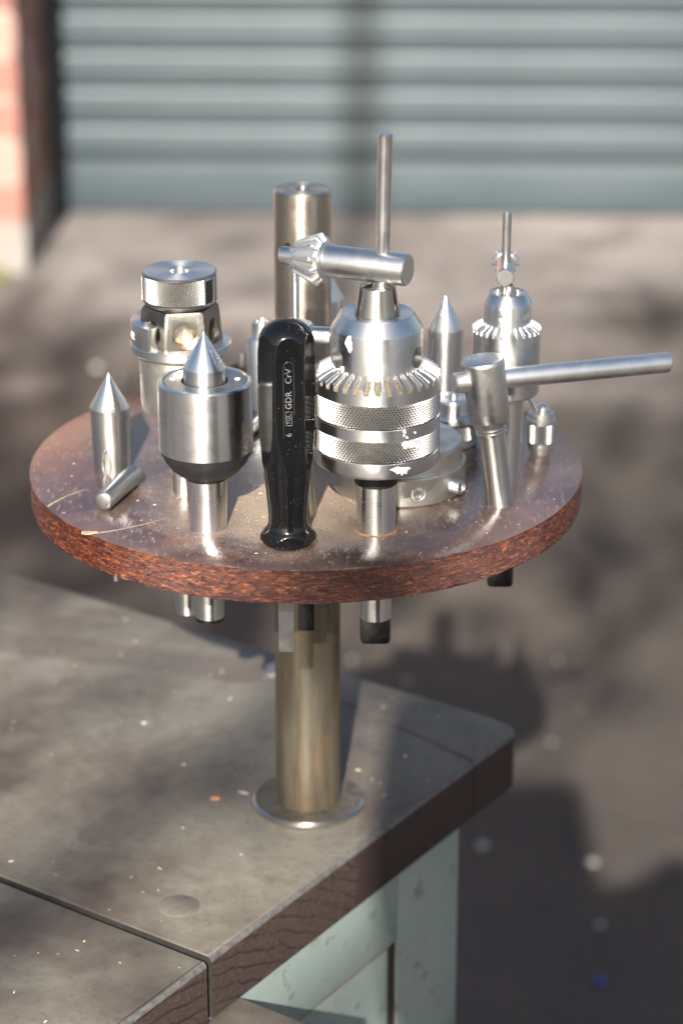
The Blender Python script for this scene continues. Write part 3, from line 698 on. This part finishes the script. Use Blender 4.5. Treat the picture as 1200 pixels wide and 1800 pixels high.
tube_path('letter_box', [FM @ (Vector(p) * mm) for p in bx], .00012, M['letter'], t, True)

# ---- T wrench behind the black handle
t = thing('t_wrench', 'small T wrench mostly hidden behind the black plastic handle', 'T wrench', at(3.5, -64.9), group='T handled wrenches')
b = along(Vector((0, 0, -20)) * mm, Vector((-6.0, 0, 72)) * mm)
m_ = MB(); m_.lathe(prof((3.0, 0), (3.1, 93)), 40, b); m_.build('shank', M['steel_old'], t)
m_ = MB(); m_.box(-3.7 * mm - .003, 3.7 * mm - .003, -3 * mm, 3 * mm, -54 * mm, D2 * mm - .0002); m_.build('square_end', M['black_steel'], t, bevel=.0008)
m_ = MB(); m_.lathe(prof((3.3, 0), (7.0, 3.5), (7.4, 4.5), (7.4, 17.0), (6.8, 17.8)), 48, along(Vector((-5.6, 0, 68)) * mm, Vector((-6.6, 0, 85)) * mm)); m_.build('hub', M['steel_scratched'], t)
m_ = MB(); m_.lathe(rod_prof(4.05 * mm, 25 * mm), 48, along(Vector((-16.5, 1.5, 80.6)) * mm, Vector((8.3, -1.0, 80.6)) * mm)); m_.build('cross_bar', M['steel_bright'], t)

# ---- key-type drill chucks
def chuck_ring(mb, ro, ri, zlow, zo, zi, notch, n, hub_r, zbase):
    """bevel gear ring: wall, toothed rim, inner edge; notch = depth of the gaps"""
    nu = n * 14
    def fn(u, v):
        a = 2 * PI * u / nu; k = trap(u / 14.0, .20, .27)
        tab = [(ro, zlow, 0), (ro, zo - notch - .25 * mm, 0), (ro, zo - .15 * mm, 1), (ro - .2 * mm, zo, 1), ((ro + ri) / 2, (zo + zi) / 2, 1), (ri, zi, 1), (ri - .05 * mm, zbase, 0)]
        r_, z_, w = tab[v]
        if w: z_ = z_ - notch * (1 - k)
        return (r_ * math.cos(a), r_ * math.sin(a), z_)
    return mb.grid(fn, nu, 7, cap0=False, cap1=False)
def jaw(tip, base, half, z0, z1, az):
    """one of three jaws: 120 degree sector of a cone with a flat tip"""
    m_ = MB(); n = 10; vs = []
    for r_, z_ in ((base, z0), (tip + (base - tip) * .35, z0 + (z1 - z0) * .65), (tip, z1 - .0004), (tip - .0004, z1)):
        vs.append((.0031 * math.cos(az) if half > 0 else .0006 * math.cos(az), .0031 * math.sin(az) if half > 0 else .0006 * math.sin(az), z_))
        for k in range(n + 1):
            a = az + (-1 + 2 * k / n) * abs(half); vs.append((r_ * math.cos(a), r_ * math.sin(a), z_))
    w = n + 2; fs = [tuple(range(w - 1, -1, -1)), tuple(range(3 * w, 4 * w))]
    for i in range(3):
        for k in range(w): k2 = (k + 1) % w; fs.append((i * w + k, i * w + k2, (i + 1) * w + k2, (i + 1) * w + k))
    m_.add(vs, fs); return m_
t = thing('drill_chuck', 'large keyed drill chuck with two knurled bands and white paint splashes', 'drill chuck', at(30.5, -81.3), group='keyed drill chucks')
big = t
m_ = MB(); m_.lathe(prof((6.7, -40.5), (6.9, -30), (8.25, 0), (8.5, 21.5)), 72); m_.build('taper_shank', M['steel_bright'], t)
m_ = MB(); m_.box(-6.6 * mm, 6.6 * mm, -3.2 * mm, 3.2 * mm, -53 * mm, -39.5 * mm); m_.build('tang', M['black_steel'], t, bevel=.0024)
m_ = MB(); m_.lathe(prof((8.6, 21.3), (9.1, 21.8), (9.2, 32.5)), 64); m_.build('black_ring', M['black_rubber'], t)
m_ = MB(); m_.lathe(prof((9.1, 31.5), (24.3, 31.7), (25.5, 32.3), (26.3, 33.6), (26.3, 38.7), (25.9, 39.0)), 160, cap1=False)
m_.lathe(prof((25.9, 48.5), (26.3, 48.8), (26.3, 53.4), (25.9, 53.7)), 160, cap0=False, cap1=False)
m_.lathe(prof((25.9, 63.8), (26.3, 64.1), (26.3, 65.2)), 160, cap0=False, cap1=False); m_.build('sleeve', M['steel'], t)
for z0, z1 in ((38.95, 48.55), (53.65, 63.85)):
    m_ = MB(); knurl(m_, 26.42 * mm, z0 * mm, z1 * mm, 112, .00085, 33); m_.build('knurled_band', M['steel_knurl'], t, angle=20)
m_ = MB(); chuck_ring(m_, 26.3 * mm, 19.2 * mm, 65.1 * mm, 71.4 * mm, 74.8 * mm, 2.7 * mm, 36, 19 * mm, 69 * mm); m_.build('gear_ring', M['steel'], t, angle=25)
m_ = MB(); m_.lathe(prof((26.22, 67.0), (26.22, 68.95), (25.6, 69.3), (22.5, 71.0), (19.3, 72.6)), 120, cap0=False, cap1=False); m_.build('gap_grease', M['grease'], t)
m_ = MB(); m_.lathe(prof((18.9, 66.0), (18.9, 89.9), (18.75, 90.3), (15.2, 96.0), (14.8, 96.2), (10.8, 95.8), (10.4, 95.2), (7, 94.4)), 128); nose = m_.build('nose', M['steel'], t)
cs = []
for k in range(3):
    a = R(-90 + 62 - 120 * k + (-4 if k == 1 else 0)); c = MB(); c.lathe(prof((4.5, 0), (4.5, 14)), 48, Matrix.Rotation(a, 4, 'Z') @ Matrix.Translation((11 * mm, 0, 79.4 * mm)) @ Matrix.Rotation(PI / 2, 4, 'Y')); cs.append(c)
cut(nose, cs)
for k in range(3):
    jaw(7.6 * mm, 10.0 * mm, R(52), 90 * mm, 107.5 * mm, R(-90 + 1 + 120 * k)).build('jaw', M['steel_old'], t, angle=30)
m_ = MB(); m_.lathe(prof((8.25, .02), (8.3, .45), (8.7, .3), (9.1, .02)), 56, cap0=False, cap1=False); m_.build('rust_ring', M['fresh_rust'], t)
wrap_patch('paint_splash', M['white_paint'], t, 26.3 * mm, -68, 35.4 * mm, [(-5.2 * mm, 1.6 * mm), (-3 * mm, .4 * mm), (-1.8 * mm, -.8 * mm), (-.6 * mm, -.2 * mm), (.3 * mm, -2.0 * mm), (1.3 * mm, -.8 * mm), (2.6 * mm, -1.5 * mm), (3.0 * mm, .4 * mm), (4.6 * mm, .9 * mm), (3.2 * mm, 1.8 * mm), (1.0 * mm, 1.9 * mm), (-2 * mm, 2.6 * mm)])
rnd = random.Random(11)
for k in range(9): wrap_patch('paint_splash', M['white_paint'], t, 26.45 * mm if k < 5 else 26.3 * mm, -57 + rnd.uniform(-9, 9), (46.5 + rnd.uniform(-1.6, 1.2) if k < 5 else 51 + rnd.uniform(-1.8, 1.8)) * mm, blob(14, rnd.uniform(.5, 1.6 if k < 5 else .8) * mm, .35, 30 + k, 1.4 if k < 5 else 1))
wrap_patch('paint_splash', M['white_paint'], t, 18.9 * mm, -128, 86.2 * mm, [(x, y + .001) for x, y in blob(20, 2.0 * mm, .25, 5, 1, 1.5)])
wrap_patch('paint_splash', M['white_paint'], t, 18.9 * mm, -139, 75.5 * mm, blob(18, 1.1 * mm, .35, 8, 1, 1.6))

def chuck_key(label, loc, d, L0, Lg0, Lg1, L1, r, rp, rg0, rg1, teeth, rod_r, rod_z0, rod_z1, lean, hz):
    """loc: foot of the cross rod; d: horizontal direction of the key's blunt end; distances run along the key from the rod"""
    t = thing('chuck_key', label, 'chuck key', loc, group='chuck keys clamped in the chucks')
    d = Vector(d).normalized(); H = Vector((0, 0, hz))
    ax = lambda s0, s1: along(H + d * s0, H + d * s1)
    m_ = MB(); m_.lathe([(rp - .0006, 0), (rp, .0006), (rp, Lg0 - L0 + .001)], 40, ax(L0, Lg0)); m_.build('pilot', M['steel'], t)
    m_ = MB(); n = teeth * 10; LG = Lg1 - Lg0
    def gfn(u, v):
        a = 2 * PI * u / n; k = trap(u / 10.0, .16, .30)
        zz, tip, root = [(0, rp * 1.02, rp), (.0002, rg0, rp * 1.25), (LG * .80, rg1, rg1 * .66), (LG * .84, rg1 * .985, rg1 * .67), (LG, rg1 * .76, rg1 * .62), (LG, rp, rp)][v]
        rr = root + (tip - root) * k; return (rr * math.cos(a), rr * math.sin(a), zz)
    m_.grid(gfn, n, 6, mat=ax(Lg0, Lg1)); m_.build('bevel_pinion', M['steel_rod'], t, angle=18)
    m_ = MB(); S = Lg1; m_.lathe([(r * 1.12, -.0004), (r * 1.18, .0002), (r * 1.18, .0011), (r * 1.0, .0014), (r * 1.0, L1 - S - .0016), (r * .98, L1 - S - .0006), (r * .90, L1 - S), (r * .86, L1 - S)], 64, ax(S, L1)); m_.build('key_shaft', M['steel_scratched'], t)
    m_ = MB(); m_.lathe([(rod_r, 0), (rod_r, rod_z1 - rod_z0 - .0006), (rod_r - .0006, rod_z1 - rod_z0)], 40, along(Vector((0, 0, rod_z0)), Vector((lean[0], lean[1], rod_z1)))); m_.build('cross_rod', M['steel_scratched'], t)
    return t
chuck_key('large chuck key standing on its rod in the large drill chuck', at(32.2, -81.6), (.89, -.42, .01), -45.5 * mm, -38 * mm, -25.5 * mm, 11.8 * mm, 6.65 * mm, 3.8 * mm, 7.2 * mm, 11.0 * mm, 12, 2.9 * mm, 97 * mm, 170.2 * mm, (1.2 * mm, 0), 115.3 * mm)
t = thing('drill_chuck', 'small plain drill chuck with one key hole at the right rear', 'drill chuck', at(87.9, -20.8), group='keyed drill chucks')
m_ = MB(); m_.lathe(prof((6.4, -40), (7.7, 0), (8.4, 40)), 64); m_.build('taper_shank', M['steel'], t)
m_ = MB(); m_.box(-5.9 * mm, 5.9 * mm, -3 * mm, 3 * mm, -53 * mm, -39.5 * mm); m_.build('tang', M['black_steel'], t, bevel=.0022)
m_ = MB(); m_.lathe(prof((8.4, 40), (13.8, 40.2), (14.8, 41.4), (14.8, 66.2)), 128, cap1=False); m_.build('sleeve', M['steel'], t)
m_ = MB(); chuck_ring(m_, 14.8 * mm, 10.7 * mm, 66.1 * mm, 71.2 * mm, 73.2 * mm, 2.1 * mm, 28, 10 * mm, 69 * mm); m_.build('gear_ring', M['steel_bright'], t, angle=25)
m_ = MB(); m_.lathe(prof((10.6, 67), (10.6, 81.7), (10.45, 82.0), (8.4, 86.0), (8.1, 86.2), (6.4, 86.0), (6.2, 85.2), (6.2, 79)), 96); nose = m_.build('nose', M['steel'], t)
c = MB(); c.lathe(prof((1.75, 0), (1.75, 9)), 32, Matrix.Rotation(R(-104), 4, 'Z') @ Matrix.Translation((6.5 * mm, 0, 77.0 * mm)) @ Matrix.Rotation(PI / 2, 4, 'Y')); cut(nose, [c])
for k in range(3): jaw(2.6 * mm, 3.6 * mm, R(30), 79 * mm, 89.5 * mm, R(-72 + 120 * k)).build('jaw', M['steel_bright'], t, angle=30)
def wall_text(txt, rad, ang, z, size, mat, parent):
    cu = bpy.data.curves.new('lettering', 'FONT'); cu.body = txt; cu.size = size; cu.extrude = .00006; cu.align_x = 'CENTER'; cu.align_y = 'CENTER'; cu.resolution_u = 3
    o = bpy.data.objects.new('lettering', cu); col.objects.link(o); bpy.context.view_layer.update()
    me = bpy.data.meshes.new_from_object(o.evaluated_get(bpy.context.evaluated_depsgraph_get())); bpy.data.objects.remove(o, do_unlink=True); me.materials.clear()
    for v in me.vertices:
        a = R(ang) + v.co.x / rad; r_ = rad + v.co.z; v.co = Vector((r_ * math.cos(a), r_ * math.sin(a), z + v.co.y))
    finish(me, mat, 40); return link('lettering', me, parent)
wall_text('1/4', 10.6 * mm, -42, 77.0 * mm, .0042, M['letter'], t)
chuck_key('small chuck key seen end on in the small rear drill chuck', at(86.6, -21.6), (-.07, -1, 0), -24 * mm, -20.5 * mm, -12.5 * mm, 12 * mm, 3.85 * mm, 2.2 * mm, 4.2 * mm, 6.3 * mm, 12, 1.95 * mm, 79 * mm, 122.4 * mm, (.2 * mm, 0), 96.4 * mm)

# ---- leaning T wrench at the right
t = thing('t_wrench', 'leaning T wrench with thick steel hub and long bright cross bar', 'T wrench', at(84.9, -51.7), group='T handled wrenches')
pa, pb = Vector((1.9, 0.2, -14)) * mm, Vector((-9.3, -0.4, 66.6)) * mm
Lw = (pb - pa).length / mm; A = along(pa, pb)
m_ = MB(); m_.lathe(prof((5.85, 0), (5.95, 14), (5.85, 44), (5.75, 47.2)), 56, A); m_.build('shank', M['steel_dull'], t)
m_ = MB(); m_.lathe(prof((5.75, 47.0), (6.4, 47.3), (6.5, 48.2), (6.15, 48.5), (6.3, 49.2), (6.8, 49.9), (6.55, 50.2), (7.2, 51.2), (8.5, 53.4), (8.8, 54.2), (9.05, 60), (9.3, 79), (9.2, 80.0), (8.7, 80.7), (8.0, 80.9), (6.0, 81.05), (5.9, 80.95), (3.6, 81.1), (3.5, 81.0)), 72, A); hub = m_.build('hub', M['steel_scratched'], t)
hubc = A @ Vector((0, 0, 71.3 * mm)); bd = Vector((.93, .36, -.030)).normalized()
m_ = MB(); m_.lathe([(3.6 * mm, 0), (4.4 * mm, .0008), (4.45 * mm, .0012), (4.45 * mm, .1015), (4.3 * mm, .1022), (3.5 * mm, .1030)], 56, along(hubc - bd * .0145, hubc + bd)); m_.build('cross_bar', M['steel_rod'], t)

# ---- low stepped collar with grub screws
t = thing('stop_collar', 'low stepped grey steel collar with two grub screws under the large chuck', 'collar', at(41.3, -28.5))
m_ = MB(); m_.lathe(prof((28.8, 0.05), (29.5, .7), (29.5, 12.3), (29.0, 13.0), (28.3, 13.2), (28.1, 14.0), (28.0, 20.6), (27.0, 21.8), (12, 21.8), (11.6, 21.4), (11.6, 12)), 160); ringo = m_.build('ring', M['steel_cast'], t)
def scr(a, out, r_=3.15):
    A_ = Matrix.Rotation(R(a), 4, 'Z') @ Matrix.Translation((0, 0, 6.2 * mm)) @ Matrix.Rotation(PI / 2, 4, 'Y'); m_ = MB(); pts = []
    z_ = 24.0
    while z_ < 29.5 + out - .5: pts += [(r_ - .25, z_), (r_, z_ + .35), (r_, z_ + .55), (r_ - .25, z_ + .9)]; z_ += 1.0
    pts += [(r_ - .3, 29.5 + out - .2), (r_ - .8, 29.5 + out), (1.75, 29.5 + out), (1.6, 29.5 + out - .3), (1.5, 29.5 + out - 2.0)]
    m_.lathe(prof(*pts), 36, A_); s_ = m_.build('grub_screw', M['steel_bright'], t)
    c = MB(); c.lathe(prof((1.6, 29.5 + out - .35), (1.6, 29.5 + out + .05)), 6, A_)
    d_ = MB(); d_.lathe(prof((1.48, 29.5 + out - 2.0), (1.46, 29.5 + out - 1.9)), 6, A_); d_.build('hex_socket', M['black_steel'], s_)
scr(-75, .35); scr(-38, 4.4)
q = MB(); q.lathe(prof((3.25, 29.2), (3.55, 29.62), (3.85, 29.62), (4.0, 29.3)), 40, Matrix.Rotation(R(-75), 4, 'Z') @ Matrix.Translation((0, 0, 6.2 * mm)) @ Matrix.Rotation(PI / 2, 4, 'Y'), cap0=False, cap1=False); q.build('screw_hole_rim', M['steel_bright'], t)

# ---- small knurled flange tool behind the leaning wrench
t = thing('knurled_nut', 'low knurled steel nut with flat flange behind the leaning wrench', 'nut', at(67.5, 24))
m_ = MB(); m_.lathe(prof((10.5, 0.05), (11.2, .6), (11.2, 4.0)), 72, cap1=False); m_.build('foot', M['steel_cast'], t)
m_ = MB(); knurl(m_, 12.2 * mm, 3.9 * mm, 12 * mm, 70, .0005, 25); m_.build('knurled_band', M['steel_knurl'], t, angle=20)
m_ = MB(); m_.lathe(prof((12.0, 12.0), (13.6, 12.4), (14.0, 13.0), (14.0, 15.0), (13.3, 15.8), (9.2, 16.2), (9.0, 21.2), (8.4, 22), (4.2, 22), (4.0, 18)), 96, cap0=False); m_.build('flange', M['steel'], t)

# ---- pin vise at the right rim
t = thing('pin_vise', 'small knurled pin vise standing at the right rim of the tray', 'pin vise', at(106.9, 9.5))
m_ = MB(); m_.lathe(prof((4.5, 0.05), (4.7, .4), (4.7, 3.2), (5.9, 3.4), (6.1, 3.8), (6.1, 5.9), (5.6, 6.3)), 56); m_.build('foot', M['steel_cast'], t)
m_ = MB(); knurl(m_, 6.55 * mm, 6.2 * mm, 15.2 * mm, 48, .0003, 27); m_.build('knurled_grip', M['steel_knurl'], t, angle=20)
m_ = MB(); m_.lathe(prof((6.2, 15.1), (6.6, 15.4), (6.6, 17.0), (5.9, 17.6), (5.7, 19.8), (5.2, 20.3), (3.0, 20.4)), 56); m_.build('collar', M['steel_cast'], t)
m_ = MB(); m_.lathe(prof((3.2, 20.2), (3.2, 21.5), (2.8, 22.9), (1.9, 23.8), (.5, 24.2)), 40); m_.build('dome', M['steel_bright'], t, loc=(.4 * mm, 0, 0))
q = MB(); q.lathe(rod_prof(.95 * mm, 24 * mm, .0002), 20, along(Vector((106.0 - 1.2, 8.0, 21.0)) * mm, Vector((93.5, 10.5, 41)) * mm)); q = q.build('drill_rod', M['steel'], None, loc=(0, 0, ZD)); tag(q, 'thin steel rod slanting up from the pin vise at the right rim', 'rod')

# ---- tall drilled cylinder at the back
t = thing('steel_bar', 'tall round steel bar with a cross hole and centred top at the back', 'steel bar', at(-1.9, 52))
m_ = MB(); m_.lathe(prof((13.1, 0.05), (13.2, .3), (13.2, 112.6), (12.5, 113.4), (3.6, 113.4), (3.3, 113.0), (1.2, 111)), 120); body = m_.build('bar', M['bar_steel'], t)
c = MB(); c.lathe(prof((2.8, 0), (2.8, 16)), 40, Matrix.Rotation(R(-90 - 33), 4, 'Z') @ Matrix.Translation((0, 0, 88.3 * mm)) @ Matrix.Rotation(PI / 2, 4, 'Y')); cut(body, [c])
# ---- stepped sleeve, pins and rusty bolt beside it
t = thing('stepped_sleeve', 'short stepped steel sleeve left of the tall bar behind the black handle', 'sleeve', at(-21.8, 72))
m_ = MB(); m_.lathe(prof((7.4, .05), (7.7, .5), (7.7, 35.2), (7.2, 36), (5.2, 36.2), (4.9, 36.8), (4.9, 43.0), (4.5, 43.6), (3.2, 43.6), (3.0, 43.0), (3.0, 36)), 64); m_.build('sleeve', M['steel'], t)
q = MB(); q.lathe([(1.2 * mm, 0), (1.75 * mm, .0006), (1.75 * mm, .099), (1.3 * mm, .1005)], 28); q = q.build('guide_pin', M['steel_bright'], None, loc=at(-3.7, -36)); tag(q, 'thin upright steel pin in front of the tall steel bar', 'pin')
q = MB(); q.lathe(rod_prof(2.9 * mm, 52 * mm), 32, along(Vector((-31, 22, 3)) * mm, Vector((-12.5, 70, 3)) * mm)); q = q.build('steel_pin', M['steel_bright'], None, loc=(0, 0, ZD)); tag(q, 'bright steel pin lying on the tray between live centre and sleeve', 'pin')
t = thing('rusty_bolt', 'rusty bolt with worn round head standing behind the live centre', 'bolt', at(-31.5, 80))
m_ = MB(); m_.lathe(prof((4.2, .05), (4.2, 11), (6.6, 11.2), (7.2, 12), (7.2, 17.0), (6.0, 18.2), (3.6, 18.4), (3.3, 17.4)), 40); m_.build('head', M['rust'], t)
m_ = MB(); m_.lathe(prof((2.6, 17), (2.8, 24), (2.2, 25.4), (.3, 25.8)), 32); m_.build('tip', M['steel_old'], t)

# ---- swarf, sawdust and chips
def chips(name, n, pick, smin, smax, mats, label, seed):
    rnd = random.Random(seed); m_ = MB()
    for k in range(n):
        x, y, z = pick(rnd); s_ = smin + (smax - smin) * rnd.random() ** 3; a = rnd.uniform(0, 6.28); l = s_ * rnd.uniform(.8, 2.6)
        ca, sa = math.cos(a), math.sin(a); hh = s_ * rnd.uniform(.25, .7)
        base = [(-l, -s_ * .5), (l, -s_ * .35), (l * .7, s_ * .5), (-l * .8, s_ * .4)]
        vs = [(x + ca * p - sa * q_, y + sa * p + ca * q_, z + .00002) for p, q_ in base] + [(x + ca * p * .7 - sa * q_ * .7, y + sa * p * .7 + ca * q_ * .7, z + hh * rnd.uniform(.5, 1.3)) for p, q_ in base]
        m_.add(vs, [(3, 2, 1, 0), (4, 5, 6, 7), (0, 1, 5, 4), (1, 2, 6, 5), (2, 3, 7, 6), (3, 0, 4, 7)], rnd.choices(range(len(mats)), [6, 2, 2][:len(mats)])[0])
    return tag(m_.build(name, mats), label, 'swarf', kind='stuff')
def on_tray(rnd):
    while True:
        if rnd.random() < .7: x, y = rnd.gauss(0, .045), rnd.gauss(-.055, .035)
        else: x, y = rnd.uniform(-.12, .12), rnd.uniform(-.12, .12)
        if x * x + y * y < .0147: return x, y, ZD
chips('sawdust', 620, on_tray, .00010, .00042, [M['chip_pale'], M['chip_orange'], M['chip_steel']], 'fine pale sawdust and filings scattered over the tray', 5)
BM = Matrix.Rotation(BYAW, 4, 'Z')
def on_bench(rnd):
    while True:
        x, y = rnd.uniform(-.34, SE - .006), rnd.uniform(-.30, .118)
        if abs(y + .138) < .004 or math.hypot(x, y) < .028: continue
        p = BM @ Vector((x, y, 0)); return p.x, p.y, ZB
chips('metal_chips', 260, on_bench, .00020, .00080, [M['chip_pale'], M['chip_orange'], M['chip_steel']], 'tiny pale wood and metal chips scattered over the bench', 9)
def shaving(x, y, poly, mat, name, label, rot):
    p = BM @ Vector((x, y, 0)); m_ = MB(); m_.prism([(a * mm, b * mm) for a, b in poly], .0001, .0007); o = m_.build(name, mat, None, loc=(p.x, p.y, ZB)); o.rotation_euler.z = rot; tag(o, label, 'wood chip')
shaving(-.0310, -.0105, [(-2.6, -.5), (-1, -1.0), (2.4, -.5), (2.8, .5), (.5, .9), (-2.3, .5)], M['pebble'], 'wood_chip', 'pale splinter on the bench just left of the pole flange', -.5)
shaving(-.0390, -.0230, [(-2.0, -1.1), (.4, -1.5), (2.3, -.5), (1.9, 1.0), (-.6, 1.4), (-2.2, .4)], M['chip_orange'], 'wood_chip', 'orange wood chip on the bench left of the pole flange', 0)
shaving(-.0960, .1120, [(-9, -7), (4, -9), (11, -4), (10, 7), (2, 9), (-8, 6)], M['steel_cast'], 'metal_offcut', 'flat grey metal offcut on the bench behind the pole', .2)

# ================================================================ OUT OF FRAME: what throws the shade across the yard and the bench
t = thing('shade_block', 'unseen block added behind the camera on the right to shade bench and yard', 'shade block', (0.315, -1.62, 0))  # unseen block, added and shaped only to shade bench and yard
m_ = MB(); m_.box(-.345, .45, -.3, .3, .06, 1.395); m_.build('body', M['caster'], t, bevel=.008)
m_ = MB(); m_.box(-.40, -.268, -.3, .3, 1.397, 1.52); m_.build('upper_shade_block', M['caster'], t, bevel=.012)  # overhang added to shade the bench top, leaving its cabinet lit
shade_edge = [(-.262, .004), (-.22, .012), (-.18, .040), (-.14, .030), (-.10, .062), (-.05, .108), (0, .092), (.05, .118), (.12, .098), (.2, .112), (.3, .10), (.4, .085), (.448, .05)]  # uneven top edge shaped for a ragged shadow with a lit gap
m_ = MB(); m_.prism([(-.262, 0), (.448, 0)] + [(x, h) for x, h in shade_edge[::-1]], -.28, .28, mat=Matrix.Translation((0, 0, 1.3965)) @ Matrix.Rotation(PI / 2, 4, 'X')); m_.build('shade_outline', M['bark'], t, angle=60)
m_ = MB(); m_.box(-.38, .43, -.28, .28, 0, .06); m_.build('base', M['dark_frame'], t)
m_ = MB(); m_.box(-.34, .39, .301, .316, .15, 1.30); d_ = m_.build('shade_block_door', M['caster'], t, bevel=.006)
m_ = MB(); m_.box(-.30, -.27, .316, .345, .70, .86); m_.build('handle', M['steel'], d_, bevel=.005)
t = thing('tree', 'slender leafy tree behind the camera', 'tree', (-0.70, -5.0, 0))
m_ = MB(); m_.lathe([(.085, 0), (.070, .4), (.062, 3), (.050, 4.2), (.030, 4.9), (.024, 5.6), (.020, 7), (.010, 8.5)], 24); m_.build('trunk', M['bark'], t)
clumps = [((-.55, .8, 3.6), .5, 1300), ((.62, 1.0, 3.4), .38, 130), ((1.05, .9, 3.9), .45, 220), ((-.5, 0, 7.7), .35, 150), ((.4, -.2, 8.4), .35, 200)]
for c, r_, n in clumps:
    q = MB(); z0 = c[2] - .5; q.lathe([(.018, 0), (.006, (Vector(c) - Vector((0, 0, z0))).length)], 8, along((0, 0, z0), c)); q.build('branch', M['bark'], t)
rnd = random.Random(21); m_ = MB()
for c, r_, n in clumps:
    for k in range(n):
        p = Vector(c) + Vector((rnd.gauss(0, r_ * .55), rnd.gauss(0, r_ * .55), rnd.gauss(0, r_ * .4)))
        u = Vector((rnd.uniform(-1, 1), rnd.uniform(-1, 1), rnd.uniform(-1, 1))).normalized(); w = u.cross(Vector((rnd.uniform(-1, 1), rnd.uniform(-1, 1), 1))).normalized(); s_ = rnd.uniform(.03, .06)
        m_.add([p - u * s_, p + w * s_ * .45, p + u * s_, p - w * s_ * .45], [(0, 1, 2, 3)])
m_.build('crown', M['leaf'], t)
